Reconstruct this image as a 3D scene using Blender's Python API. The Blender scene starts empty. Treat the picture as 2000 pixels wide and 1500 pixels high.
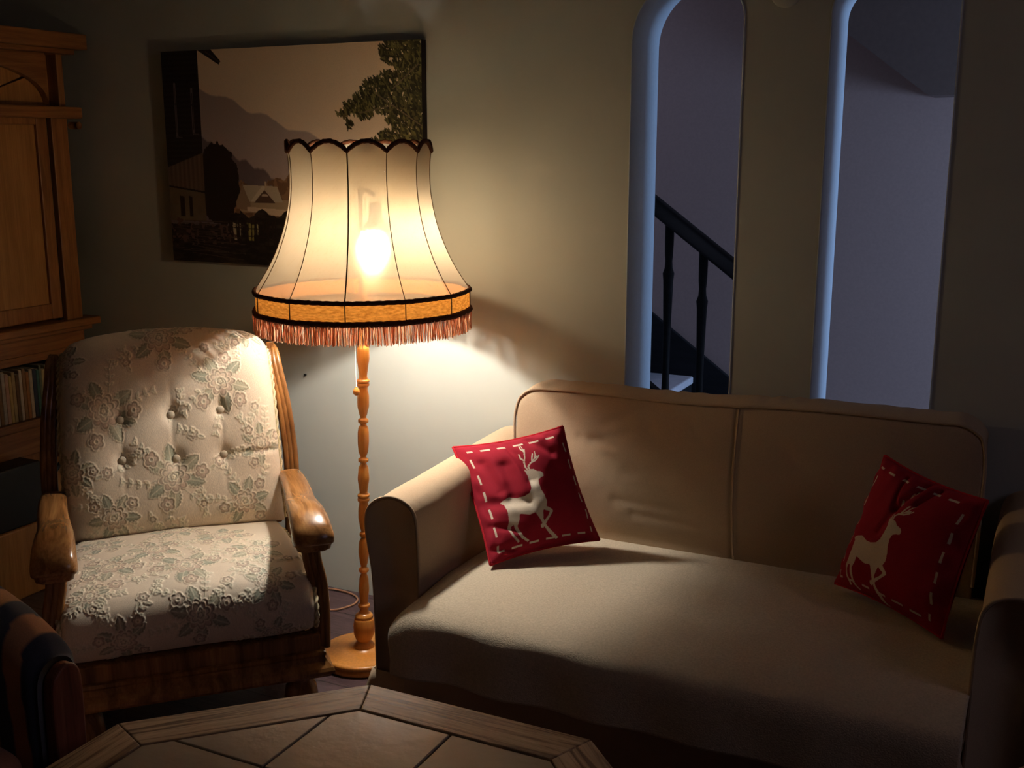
import bpy, bmesh, math, random
import numpy as np
from mathutils import Vector, Matrix
random.seed(7)
rng = np.random.default_rng(7)
sc = bpy.context.scene
COL = sc.collection
PI = math.pi

# ------------------------------------------------------------------ camera, world, exposure
cam_d = bpy.data.cameras.new('camera')
cam_d.sensor_width = 36.0
cam_d.lens = 2157.0 / 2000.0 * 36.0
cam_d.clip_start = 0.05
cam = bpy.data.objects.new('camera', cam_d)
cam.location = (0, 0, 1.5)
cam.rotation_euler = (math.radians(90 - 12.1), 0, math.radians(26.3))
COL.objects.link(cam)
sc.camera = cam
world = bpy.data.worlds.new('world'); sc.world = world
world.use_nodes = True
world.node_tree.nodes['Background'].inputs[0].default_value = (1.0, 0.80, 0.55, 1)
world.node_tree.nodes['Background'].inputs[1].default_value = 0.002
sc.view_settings.view_transform = 'Standard'
sc.view_settings.look = 'None'
sc.view_settings.gamma = 1.0
sc.view_settings.exposure = 0.0
sc.view_settings.use_curve_mapping = False

# cool evening daylight falling into the stairwell from its window on the right
ld = bpy.data.lights.new('stair_daylight', 'AREA')
ld.shape = 'RECTANGLE'; ld.size = 0.6; ld.size_y = 0.9
ld.energy = 44.0; ld.color = (0.38, 0.60, 1.0)
lo = bpy.data.objects.new('stair_daylight', ld)
lo.location = (1.75, 3.62, 1.2); lo.rotation_euler = (0, math.radians(90), 0)
COL.objects.link(lo)

ld = bpy.data.lights.new('stair_fill', 'AREA')  # added fill light, evens out the wall behind the left arch
ld.shape = 'RECTANGLE'; ld.size = 0.8; ld.size_y = 0.6
ld.energy = 3.2; ld.color = (0.60, 0.66, 1.0)
lo = bpy.data.objects.new('stair_fill', ld)
lo.location = (-2.55, 3.62, 2.1); lo.rotation_euler = (0, math.radians(-52), 0)
COL.objects.link(lo)
# faint cool fill added out of view at upper right, lifting the sofa arm
ld = bpy.data.lights.new('sofa_arm_fill', 'AREA')
ld.shape = 'RECTANGLE'; ld.size = 0.9; ld.size_y = 1.1
ld.energy = 3.2; ld.color = (0.85, 0.72, 0.95)
lo = bpy.data.objects.new('sofa_arm_fill', ld)
lo.location = (2.0, 1.5, 2.2); lo.rotation_euler = (0, math.radians(45), 0)
COL.objects.link(lo)

# ------------------------------------------------------------------ materials
def s2l(c):
    return tuple((x / 12.92 if x <= 0.04045 else ((x + 0.055) / 1.055) ** 2.4) for x in c)

class Mat:
    def __init__(s, name, rough=0.6, spec=0.5):
        s.m = bpy.data.materials.new(name); s.m.use_nodes = True
        s.nt = s.m.node_tree; s.n = s.nt.nodes; s.l = s.nt.links
        s.b = s.n['Principled BSDF']
        s.b.inputs['Roughness'].default_value = rough
        s.b.inputs['Specular IOR Level'].default_value = spec
        s._tc = None
    def coord(s, scale=(1, 1, 1), rot=(0, 0, 0)):
        if s._tc is None: s._tc = s.n.new('ShaderNodeTexCoord')
        mp = s.n.new('ShaderNodeMapping'); mp.inputs['Scale'].default_value = scale
        mp.inputs['Rotation'].default_value = rot
        s.l.new(s._tc.outputs['Object'], mp.inputs[0]); return mp.outputs[0]
    def noise(s, scale=5, detail=4, rough=0.5, vec=None, dist=0.0):
        t = s.n.new('ShaderNodeTexNoise'); t.inputs['Scale'].default_value = scale
        t.inputs['Detail'].default_value = detail; t.inputs['Roughness'].default_value = rough
        t.inputs['Distortion'].default_value = dist
        s.l.new(vec if vec is not None else s.coord(), t.inputs['Vector']); return t.outputs['Fac']
    def ramp(s, fac, stops):
        r = s.n.new('ShaderNodeValToRGB'); e = r.color_ramp.elements
        while len(e) < len(stops): e.new(0.5)
        for k, (p, c) in enumerate(stops):
            e[k].position = p; e[k].color = (*c, 1)
        s.l.new(fac, r.inputs[0]); return r.outputs[0]
    def col(s, out): s.l.new(out, s.b.inputs['Base Color']); return s
    def bump(s, fac, strength=0.3, dist=0.01, prev=None):
        b = s.n.new('ShaderNodeBump'); b.inputs['Strength'].default_value = strength
        b.inputs['Distance'].default_value = dist
        s.l.new(fac, b.inputs['Height'])
        if prev is not None: s.l.new(prev, b.inputs['Normal'])
        s.l.new(b.outputs[0], s.b.inputs['Normal']); return b.outputs[0]
    def attr(s, name='Col'):
        a = s.n.new('ShaderNodeAttribute'); a.attribute_name = name; return a.outputs['Color']
    def mix(s, a, b, fac, mode='MULTIPLY'):
        m = s.n.new('ShaderNodeMix'); m.data_type = 'RGBA'; m.blend_type = mode
        for k, v in ((0, fac), (6, a), (7, b)):
            if isinstance(v, (int, float)): m.inputs[k].default_value = v
            elif isinstance(v, tuple): m.inputs[k].default_value = (*v, 1)
            else: s.l.new(v, m.inputs[k])
        return m.outputs[2]

def plain(name, c, rough=0.6, spec=0.4, nscale=40, var=0.12, bump=0.1, bd=0.002, metal=0.0):
    M = Mat(name, rough, spec)
    f = M.noise(nscale, 4)
    lo_, hi_ = tuple(x * (1 - var) for x in c), tuple(min(1, x * (1 + var)) for x in c)
    M.col(M.ramp(f, [(0.3, lo_), (0.7, hi_)]))
    if bump: M.bump(f, bump, bd)
    M.b.inputs['Metallic'].default_value = metal
    return M.m

def wood(name, dark, light, axis=0, scale=1.0, rough=0.35, spec=0.5, ring=14, bump=0.06, contrast=(0.3, 0.7), rotz=0.0):
    M = Mat(name, rough, spec)
    sc_ = [ring * scale, ring * scale, ring * scale]; sc_[axis] = 1.1 * scale
    v = M.coord(tuple(sc_), (0, 0, rotz))
    f = M.noise(2.2, 6, 0.6, v, 1.2)
    fine = [130 * scale] * 3; fine[axis] = 4 * scale
    f2 = M.noise(2.0, 3, 0.6, M.coord(tuple(fine), (0, 0, rotz)))
    base = M.ramp(f, [(contrast[0], dark), (contrast[1], light)])
    fin = M.ramp(f2, [(0.3, (0.72, 0.70, 0.66)), (0.62, (1, 1, 1))])
    M.col(M.mix(base, fin, 0.8))
    M.bump(f2, bump * 3, 0.0008)
    return M.m

M_wall = (lambda: (lambda M: (M.col(M.ramp(M.noise(3, 3), [(0.3, (0.45, 0.465, 0.415)), (0.7, (0.49, 0.505, 0.45))])),
          M.bump(M.noise(260, 4, 0.7), 0.10, 0.0015, M.bump(M.noise(14, 3), 0.10, 0.006)), M.m)[-1])(Mat('wall_paint', 0.75, 0.25)))()
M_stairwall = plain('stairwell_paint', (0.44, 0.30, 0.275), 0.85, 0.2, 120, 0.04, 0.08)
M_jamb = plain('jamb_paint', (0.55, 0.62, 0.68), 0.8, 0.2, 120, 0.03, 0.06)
M_ceiling = plain('ceiling_paint', (0.42, 0.40, 0.36), 0.9, 0.1, 60, 0.05, 0.1)

def floor_mat():
    M = Mat('dark_floor', 0.38, 0.4)
    v = M.coord((1, 1, 1))
    br = M.n.new('ShaderNodeTexBrick'); br.inputs['Scale'].default_value = 1.0
    br.inputs['Brick Width'].default_value = 1.2; br.inputs['Row Height'].default_value = 0.14
    br.inputs['Mortar Size'].default_value = 0.002
    br.inputs['Color1'].default_value = (0.06, 0.038, 0.045, 1); br.inputs['Color2'].default_value = (0.09, 0.058, 0.062, 1)
    br.inputs['Mortar'].default_value = (0.015, 0.01, 0.01, 1)
    M.l.new(v, br.inputs['Vector'])
    f = M.noise(3, 7, 0.7, M.coord((2.5, 14, 5)), 1.5)
    M.col(M.mix(br.outputs['Color'], M.ramp(f, [(0.35, (0.55, 0.5, 0.5)), (0.7, (1.5, 1.4, 1.4))]), 1.0))
    M.bump(f, 0.2, 0.004)
    return M.m
M_floor = floor_mat()

M_oakcab = wood('cabinet_wood', (0.22, 0.085, 0.022), (0.46, 0.20, 0.06), 2, 1.0, 0.45)
M_oakcab_h = wood('cabinet_wood_rail', (0.20, 0.075, 0.02), (0.40, 0.17, 0.05), 1, 1.0, 0.45)
M_panel = wood('cabinet_panel_wood', (0.38, 0.17, 0.045), (0.55, 0.27, 0.08), 2, 0.7, 0.45)
M_gap = plain('cabinet_gap', (0.02, 0.012, 0.008), 0.8, 0.2)
M_lampwood = wood('lamp_wood', (0.52, 0.20, 0.035), (0.66, 0.28, 0.06), 2, 0.5, 0.28, 0.5, 8, 0.02)
M_chairwood = wood('armchair_wood', (0.12, 0.045, 0.013), (0.42, 0.19, 0.055), 2, 0.8, 0.25, 0.5, 12, 0.03)
M_armwood = wood('armchair_arm_wood', (0.17, 0.065, 0.018), (0.50, 0.24, 0.08), 1, 0.9, 0.24, 0.55, 16, 0.03)
M_darkwood = wood('dark_stair_wood', (0.006, 0.006, 0.008), (0.014, 0.013, 0.016), 0, 1.0, 0.6, 0.3)
M_iron = plain('black_iron', (0.012, 0.012, 0.012), 0.5, 0.4, 60, 0.2, 0.1)
M_redwood = wood('striped_chair_wood', (0.16, 0.04, 0.022), (0.40, 0.13, 0.07), 2, 0.8, 0.35)
M_tread = plain('pale_tread', (0.62, 0.58, 0.62), 0.7, 0.2, 30, 0.08, 0.05)

def fabric(name, c, weave=900, var=0.10, sheen=0.0, wb=0.25, wd=0.0008, rough=0.9, wr=0.25):
    M = Mat(name, rough, 0.15)
    w = M.noise(weave, 2, 0.6)
    big = M.noise(9, 4, 0.55)
    lo_, hi_ = tuple(x * (1 - var) for x in c), tuple(min(1, x * (1 + var)) for x in c)
    M.col(M.ramp(M.noise(weave * 0.6, 3, 0.6), [(0.3, lo_), (0.7, hi_)]))
    n1 = M.bump(big, wr, 0.012)
    M.bump(w, wb, wd, n1)
    if sheen:
        M.b.inputs['Sheen Weight'].default_value = sheen
        M.b.inputs['Sheen Roughness'].default_value = 0.5
    return M.m
M_sofa = fabric('sofa_cotton', (0.47, 0.345, 0.225))
M_sofa_pipe = fabric('sofa_piping', (0.45, 0.33, 0.22))
M_throw = fabric('beige_fleece', (0.55, 0.455, 0.325), 320, 0.14, 0.15, 0.55, 0.0025)
M_red_back = fabric('red_cotton', (0.40, 0.012, 0.02))

def vcol_mat(name, rough=0.8, spec=0.2, weave=700, wb=0.2, wd=0.0006, fibre=None, sheen=0.0):
    M = Mat(name, rough, spec)
    c = M.attr()
    f = M.noise(weave, 2, 0.6, M.coord(fibre) if fibre else None)
    M.col(M.mix(c, M.ramp(f, [(0.25, (0.82, 0.82, 0.82)), (0.75, (1.12, 1.12, 1.12))]), 1.0))
    M.bump(f, wb, wd)
    if sheen: M.b.inputs['Sheen Weight'].default_value = sheen
    return M.m
M_jacq = vcol_mat('floral_jacquard', 0.55, 0.3, 260, 0.35, 0.0012, (3, 3, 0.35), 0.25)
M_redprint = vcol_mat('red_printed_cotton', 0.85, 0.15, 900)
M_print = vcol_mat('canvas_print', 0.55, 0.3, 1200, 0.25, 0.0005)
M_stripe = vcol_mat('striped_velvet', 0.9, 0.1, 500, 0.3, 0.001, None, 0.2)
M_button = fabric('button_cloth', (0.52, 0.45, 0.34))

def oak_table_mat(name, ang):
    M = Mat(name, 0.42, 0.4)
    v = M.coord((1, 1, 1), (0, 0, ang))
    mp = M.n.new('ShaderNodeMapping'); mp.inputs['Scale'].default_value = (2.2, 52, 20); M.l.new(v, mp.inputs[0])
    f = M.noise(1.0, 5, 0.65, mp.outputs[0], 1.4)
    M.col(M.ramp(f, [(0.38, (0.19, 0.11, 0.06)), (0.47, (0.52, 0.36, 0.21)), (0.62, (0.70, 0.52, 0.34))]))
    M.bump(f, 0.6, 0.002)
    return M.m
def tile_mat():
    M = Mat('table_tile', 0.36, 0.45)
    f = M.noise(38, 3, 0.5); g = M.noise(5, 3)
    M.col(M.ramp(g, [(0.3, (0.42, 0.34, 0.25)), (0.7, (0.50, 0.41, 0.30))]))
    M.bump(f, 0.35, 0.004)
    return M.m
M_tile = tile_mat()
M_grout = plain('dark_grout', (0.03, 0.022, 0.016), 0.9, 0.1)

# ------------------------------------------------------------------ helpers
def link(o, parent=None):
    COL.objects.link(o)
    if parent is not None: o.parent = parent
    return o
def tag(o, label=None, cat=None, group=None, kind=None):
    if label: o['label'] = label
    if cat: o['category'] = cat
    if group: o['group'] = group
    if kind: o['kind'] = kind
    return o
def thing(name, label, cat, loc=(0, 0, 0), rz=0.0, group=None):
    o = bpy.data.objects.new(name, None); o.empty_display_size = 0.05
    o.location = loc; o.rotation_euler = (0, 0, rz)
    link(o); return tag(o, label, cat, group)
def from_data(name, V, F, mat, parent=None, smooth=True, colors=None, bevel=0.0):
    me = bpy.data.meshes.new(name)
    me.from_pydata([tuple(map(float, v)) for v in V], [], [tuple(int(i) for i in f) for f in F])
    me.update()
    if smooth: me.shade_smooth()
    if colors is not None:
        a = me.color_attributes.new('Col', 'FLOAT_COLOR', 'POINT')
        c = np.ones((len(V), 4), dtype=np.float32); c[:, :3] = colors
        a.data.foreach_set('color', c.ravel())
    me.materials.append(mat)
    o = bpy.data.objects.new(name, me); link(o, parent)
    if bevel:
        m = o.modifiers.new('bevel', 'BEVEL'); m.width = bevel; m.segments = 2; m.limit_method = 'ANGLE'
        m.angle_limit = math.radians(35)
    return o
def from_bm(name, bm, mat, parent=None, smooth=False, bevel=0.0):
    bmesh.ops.recalc_face_normals(bm, faces=bm.faces)
    me = bpy.data.meshes.new(name); bm.to_mesh(me); bm.free()
    if smooth: me.shade_smooth()
    me.materials.append(mat)
    o = bpy.data.objects.new(name, me); link(o, parent)
    if bevel:
        m = o.modifiers.new('bevel', 'BEVEL'); m.width = bevel; m.segments = 2; m.limit_method = 'ANGLE'
        m.angle_limit = math.radians(35)
    return o
def grid_faces(n, m, cu=False, cv=False, off=0):
    F = []
    for i in range(n if cu else n - 1):
        i2 = (i + 1) % n
        for j in range(m if cv else m - 1):
            j2 = (j + 1) % m
            F.append((off + i * m + j, off + i2 * m + j, off + i2 * m + j2, off + i * m + j2))
    return F
def grid(name, P, mat, parent=None, cu=False, cv=False, colors=None, caps=False, smooth=True):
    n, m, _ = P.shape
    V = P.reshape(-1, 3); F = grid_faces(n, m, cu, cv)
    C = colors.reshape(-1, 3) if colors is not None else None
    if caps:
        F.append(tuple(range(m - 1, -1, -1))); F.append(tuple((n - 1) * m + j for j in range(m)))
    return from_data(name, V, F, mat, parent, smooth, C)
def bx(bm, x0, x1, y0, y1, z0, z1, M4=None):
    r = bmesh.ops.create_cube(bm, size=1)
    for v in r['verts']:
        v.co = Vector(((x0 + x1) / 2 + v.co.x * (x1 - x0), (y0 + y1) / 2 + v.co.y * (y1 - y0), (z0 + z1) / 2 + v.co.z * (z1 - z0)))
        if M4 is not None: v.co = M4 @ v.co
    return r['verts']
def box(name, x0, x1, y0, y1, z0, z1, mat, parent=None, bevel=0.003):
    bm = bmesh.new(); bx(bm, x0, x1, y0, y1, z0, z1); return from_bm(name, bm, mat, parent, False, bevel)
def prism(bm, pts, axis, a0, a1):
    """extrude 2-D polygon pts along axis from a0 to a1"""
    def mk(p, a):
        q = [0, 0, 0]; o = [k for k in range(3) if k != axis]; q[o[0]], q[o[1]] = p; q[axis] = a; return q
    A = [bm.verts.new(mk(p, a0)) for p in pts]; B = [bm.verts.new(mk(p, a1)) for p in pts]
    bm.faces.new(A); bm.faces.new(B[::-1])
    for i in range(len(pts)):
        j = (i + 1) % len(pts); bm.faces.new((A[i], A[j], B[j], B[i]))
def catmull(pts, n, closed=False):
    P = np.array(pts, float)
    if closed: Q = np.vstack([P[-1], P, P[0], P[1]])
    else: Q = np.vstack([2 * P[0] - P[1], P, 2 * P[-1] - P[-2]])
    segs = len(Q) - 3; out = []
    ts = np.linspace(0, segs, n, endpoint=not closed)
    for t in ts:
        i = min(int(t), segs - 1); u = t - i
        p0, p1, p2, p3 = Q[i:i + 4]
        out.append(0.5 * ((2 * p1) + (-p0 + p2) * u + (2 * p0 - 5 * p1 + 4 * p2 - p3) * u * u + (-p0 + 3 * p1 - 3 * p2 + p3) * u ** 3))
    return np.array(out)
def tube_pts(path, rad, seg=12, closed=False):
    P = np.array(path, float); n = len(P)
    T = np.gradient(P, axis=0) if not closed else np.roll(P, -1, 0) - np.roll(P, 1, 0)
    T /= np.linalg.norm(T, axis=1)[:, None] + 1e-12
    up = np.array([0, 0, 1.0]) if abs(T[0][2]) < 0.9 else np.array([0, 1.0, 0])
    R = np.broadcast_to(np.asarray(rad, float), (n,))
    out = []
    s = np.cross(T[0], up); s /= np.linalg.norm(s)
    for i in range(n):
        s = s - T[i] * (s @ T[i]); s /= np.linalg.norm(s) + 1e-12
        w = np.cross(s, T[i])
        a = np.linspace(0, 2 * PI, seg, endpoint=False)
        out.append(P[i] + R[i] * (np.cos(a)[:, None] * s + np.sin(a)[:, None] * w))
    return np.array(out)
def tube(name, path, rad, mat, parent=None, seg=12, closed=False):
    G = tube_pts(path, rad, seg, closed)
    return grid(name, G, mat, parent, closed, True, caps=not closed)
def lathe(name, prof, mat, parent=None, seg=40, center=(0, 0, 0)):
    a = np.linspace(0, 2 * PI, seg, endpoint=False)
    G = np.array([[(center[0] + r * math.cos(t), center[1] + r * math.sin(t), center[2] + z) for t in a] for r, z in prof])
    return grid(name, G, mat, parent, False, True, caps=True)
def multi_lathe_tubes(name, paths, rad, mat, parent, seg=12):
    V = []; F = []
    for p in paths:
        G = tube_pts(p, rad, seg); n, m, _ = G.shape; off = len(V)
        V += list(G.reshape(-1, 3)); F += grid_faces(n, m, False, True, off)
        F.append(tuple(off + j for j in range(m - 1, -1, -1))); F.append(tuple(off + (n - 1) * m + j for j in range(m)))
    return from_data(name, V, F, mat, parent)
def loft(name, secs, mat, parent=None, seg=28, colors=None):
    """secs: (center, right, up, hw, hh, exponent)"""
    G = []
    a = np.linspace(0, 2 * PI, seg, endpoint=False)
    for c, r, u, hw, hh, e in secs:
        ca, sa = np.cos(a), np.sin(a)
        x = np.sign(ca) * np.abs(ca) ** (2 / e) * hw; y = np.sign(sa) * np.abs(sa) ** (2 / e) * hh
        G.append(np.array(c) + x[:, None] * np.array(r) + y[:, None] * np.array(u))
    return grid(name, np.array(G), mat, parent, False, True, caps=True, colors=colors)
def vnoise(x, y, seed=0, octs=4, f=1.0):
    """smooth value noise on arrays"""
    r = np.random.default_rng(seed); T = r.random((64, 64)); out = np.zeros_like(x, dtype=float); amp = 1; tot = 0
    for o in range(octs):
        X = x * f; Y = y * f; xi = np.floor(X).astype(int); yi = np.floor(Y).astype(int)
        fx = X - xi; fy = Y - yi; fx = fx * fx * (3 - 2 * fx); fy = fy * fy * (3 - 2 * fy)
        g = lambda i, j: T[(xi + i + 17 * o) % 64, (yi + j + 31 * o) % 64]
        out += amp * ((g(0, 0) * (1 - fx) + g(1, 0) * fx) * (1 - fy) + (g(0, 1) * (1 - fx) + g(1, 1) * fx) * fy)
        tot += amp; amp *= 0.5; f *= 2
    return out / tot
def in_poly(x, y, poly):
    ins = np.zeros(x.shape, bool); n = len(poly)
    for i in range(n):
        x1, y1 = poly[i]; x2, y2 = poly[(i + 1) % n]
        if y1 == y2: continue
        c = ((y1 > y) != (y2 > y)) & (x < (x2 - x1) * (y - y1) / (y2 - y1) + x1)
        ins ^= c
    return ins
def seg_dist(x, y, p, q):
    px, py = p; dx, dy = q[0] - px, q[1] - py
    t = np.clip(((x - px) * dx + (y - py) * dy) / (dx * dx + dy * dy + 1e-12), 0, 1)
    return np.hypot(x - px - t * dx, y - py - t * dy)

# ------------------------------------------------------------------ the setting
WY = 2.966; JD = 0.215; ZC = 2.45
def arch_pts(x0, x1, ztop, hl, hr, z0, n=12):
    xm = (x0 + x1) / 2; a = xm - x0; b = x1 - xm; P = [(x0, z0)]
    for k in range(n + 1):
        t = PI / 2 * k / n; P.append((xm - a * math.cos(t), ztop - hl + hl * math.sin(t)))
    for k in range(1, n + 1):
        t = PI / 2 * k / n; P.append((xm + b * math.sin(t), ztop - hr + hr * math.cos(t)))
    P.append((x1, z0)); return P
ARCH = [arch_pts(-1.100, -0.789, 1.945, 0.165, 0.115, 0.70), arch_pts(-0.568, -0.262, 1.945, 0.115, 0.075, 0.70)]
XL, XR = -3.62, 2.6
def wall_back():
    bm = bmesh.new()
    def sheet(y):
        rows = {}
        def q(a, b, c, d): bm.faces.new([bm.verts.new((p[0], y, p[1])) for p in (a, b, c, d)])
        xs = [XL, -1.100, -0.789, -0.568, -0.262, XR]
        q((XL, 0), (xs[1], 0), (xs[1], ZC), (XL, ZC)); q((xs[2], 0), (xs[3], 0), (xs[3], ZC), (xs[2], ZC)); q((xs[4], 0), (XR, 0), (XR, ZC), (xs[4], ZC))
        for A in ARCH:
            x0, x1 = A[0][0], A[-1][0]
            q((x0, 0), (x1, 0), (x1, 0.70), (x0, 0.70))
            top = A[1:-1]
            for i in range(len(top) - 1):
                q(top[i], top[i + 1], (top[i + 1][0], ZC), (top[i][0], ZC))
    sheet(WY); sheet(WY + JD)
    for x in (XL, XR):
        bm.faces.new([bm.verts.new(p) for p in ((x, WY, 0), (x, WY + JD, 0), (x, WY + JD, ZC), (x, WY, ZC))])
    bm.faces.new([bm.verts.new(p) for p in ((XL, WY, ZC), (XR, WY, ZC), (XR, WY + JD, ZC), (XL, WY + JD, ZC))])
    bmesh.ops.remove_doubles(bm, verts=bm.verts, dist=1e-5)
    return from_bm('wall_back', bm, M_wall)
tag(wall_back(), kind='structure')
for k, A in enumerate(ARCH):
    # plastered lining of each arched opening, standing 3 mm proud as a rounded bead
    pts = A + [A[0]]
    e = 0.0025; G = []
    prof = [(-0.004, WY + 0.004), (-0.001, WY - 0.0025), (e, WY - 0.001), (e, WY + JD + 0.003), (-0.004, WY + JD + 0.003)]
    P = np.array(pts); c = np.array([P[:, 0].mean(), 1.3])
    for i, p in enumerate(A):
        a = A[max(i - 1, 0)]; b = A[min(i + 1, len(A) - 1)]
        t = np.array([b[0] - a[0], b[1] - a[1]]); t /= np.linalg.norm(t); nrm = np.array([t[1], -t[0]])
        G.append([(p[0] + nrm[0] * d, y, p[1] + nrm[1] * d) for d, y in prof])
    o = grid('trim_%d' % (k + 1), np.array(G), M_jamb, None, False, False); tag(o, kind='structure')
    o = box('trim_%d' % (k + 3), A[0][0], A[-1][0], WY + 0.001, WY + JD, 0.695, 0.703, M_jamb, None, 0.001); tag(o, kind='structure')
tag(box('wall_left', XL - 0.1, XL, -1.0, WY, 0, ZC, M_wall, None, 0), kind='structure')
tag(box('floor', XL - 0.1, XR, -1.0, WY + 0.02, -0.05, 0, M_floor, None, 0), kind='structure')
tag(box('ceiling', XL - 0.1, XR, -0.2, WY, ZC, ZC + 0.05, M_ceiling, None, 0), kind='structure')
SB = 4.12
tag(box('wall_stairwell_back', -3.2, 2.3, SB, SB + 0.1, -0.4, 3.0, M_stairwall, None, 0), kind='structure')
tag(box('wall_stairwell_left', -3.3, -3.2, WY + JD, SB + 0.1, -0.4, 3.0, M_stairwall, None, 0), kind='structure')
tag(box('wall_stairwell_right', 2.2, 2.3, WY + JD, SB + 0.1, -0.4, 3.0, M_stairwall, None, 0), kind='structure')
bm = bmesh.new()   # sloped underside of the flight above, levelling out to the right
prism(bm, [(-1.6, 2.58), (-0.72, 1.885), (-0.43, 1.665), (1.3, 1.665), (1.3, 2.68), (-1.52, 2.68)], 1, 3.93, SB)
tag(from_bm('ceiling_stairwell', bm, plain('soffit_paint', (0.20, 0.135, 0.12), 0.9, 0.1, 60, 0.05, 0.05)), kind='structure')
tag(box('floor_stairwell', -3.2, 2.3, WY + JD, SB, -0.42, -0.38, M_floor, None, 0), kind='structure')

# ------------------------------------------------------------------ staircase behind the arches
def staircase():
    st = thing('staircase', 'dark wooden staircase with pale treads seen through the left wall arch', 'staircase', (-1.2, 3.45, -0.38))
    def add(o): o.parent = st; o.matrix_parent_inverse = Matrix.Translation((1.2, -3.45, 0.38)); return o
    sl = -0.725
    bm = bmesh.new()
    f = lambda x: 0.872 + sl * (x + 1.424)
    prism(bm, [(-2.4, f(-2.4)), (-0.30, f(-0.30)), (-0.30, f(-0.30) - 0.34), (-2.4, f(-2.4) - 0.34)], 1, SB - 0.022, SB - 0.001)
    add(from_bm('stringer', bm, M_darkwood, None, False, 0.003))
    bm = bmesh.new(); g = lambda x: 0.722 + sl * (x + 1.18)
    prism(bm, [(-2.4, g(-2.4)), (-0.80, g(-0.80)), (-0.80, g(-0.80) - 0.34), (-2.4, g(-2.4) - 0.34)], 1, 3.43, 3.47)
    add(from_bm('stringer', bm, M_darkwood, None, False, 0.003))
    for k in range(-3, 5):
        xn = -1.235 + 0.25 * k; z = 0.626 - 0.181 * k
        add(box('tread', xn - 0.265, xn, 3.47, SB - 0.022, z - 0.03, z, M_tread, None, 0.006))
        add(box('riser', xn - 0.275, xn - 0.256, 3.47, SB - 0.022, z - 0.001, z + 0.152, M_darkwood, None, 0.002))
    h = lambda x: 1.318 + sl * (x + 1.19)
    bm = bmesh.new()
    secs = []
    for x in (-1.9, -0.855):
        secs.append(((x, 3.45, h(x)), (0, 1, 0), (0.587, 0, 0.81), 0.03, 0.026, 3.5))
    add(loft('handrail', secs, M_darkwood)); bm.free()
    add(lathe('newel_post', [(0.03, 0), (0.032, 0.02), (0.032, 0.42), (0.022, 0.45), (0.026, 0.6), (0.022, 0.75), (0.032, 0.78), (0.032, 0.90), (0.036, 0.92), (0.02, 0.95), (0.005, 0.96)], M_darkwood, None, 20, (-0.83, 3.45, 0.17)))
    for x in [-1.49, -1.372, -1.254, -1.136, -1.020, -0.902]:
        z0 = g(x) - 0.005; z1 = h(x) - 0.02; H = z1 - z0
        prof = [(0.0135, 0), (0.013, 0.02), (0.0115, 0.12 * H), (0.0125, 0.4 * H), (0.0165, 0.68 * H), (0.019, 0.72 * H), (0.013, 0.75 * H), (0.0115, 0.79 * H), (0.0135, 0.83 * H), (0.0145, 0.9 * H), (0.0145, H)]
        add(lathe('baluster', prof, M_darkwood, None, 16, (x, 3.45, z0)))
staircase()

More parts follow.
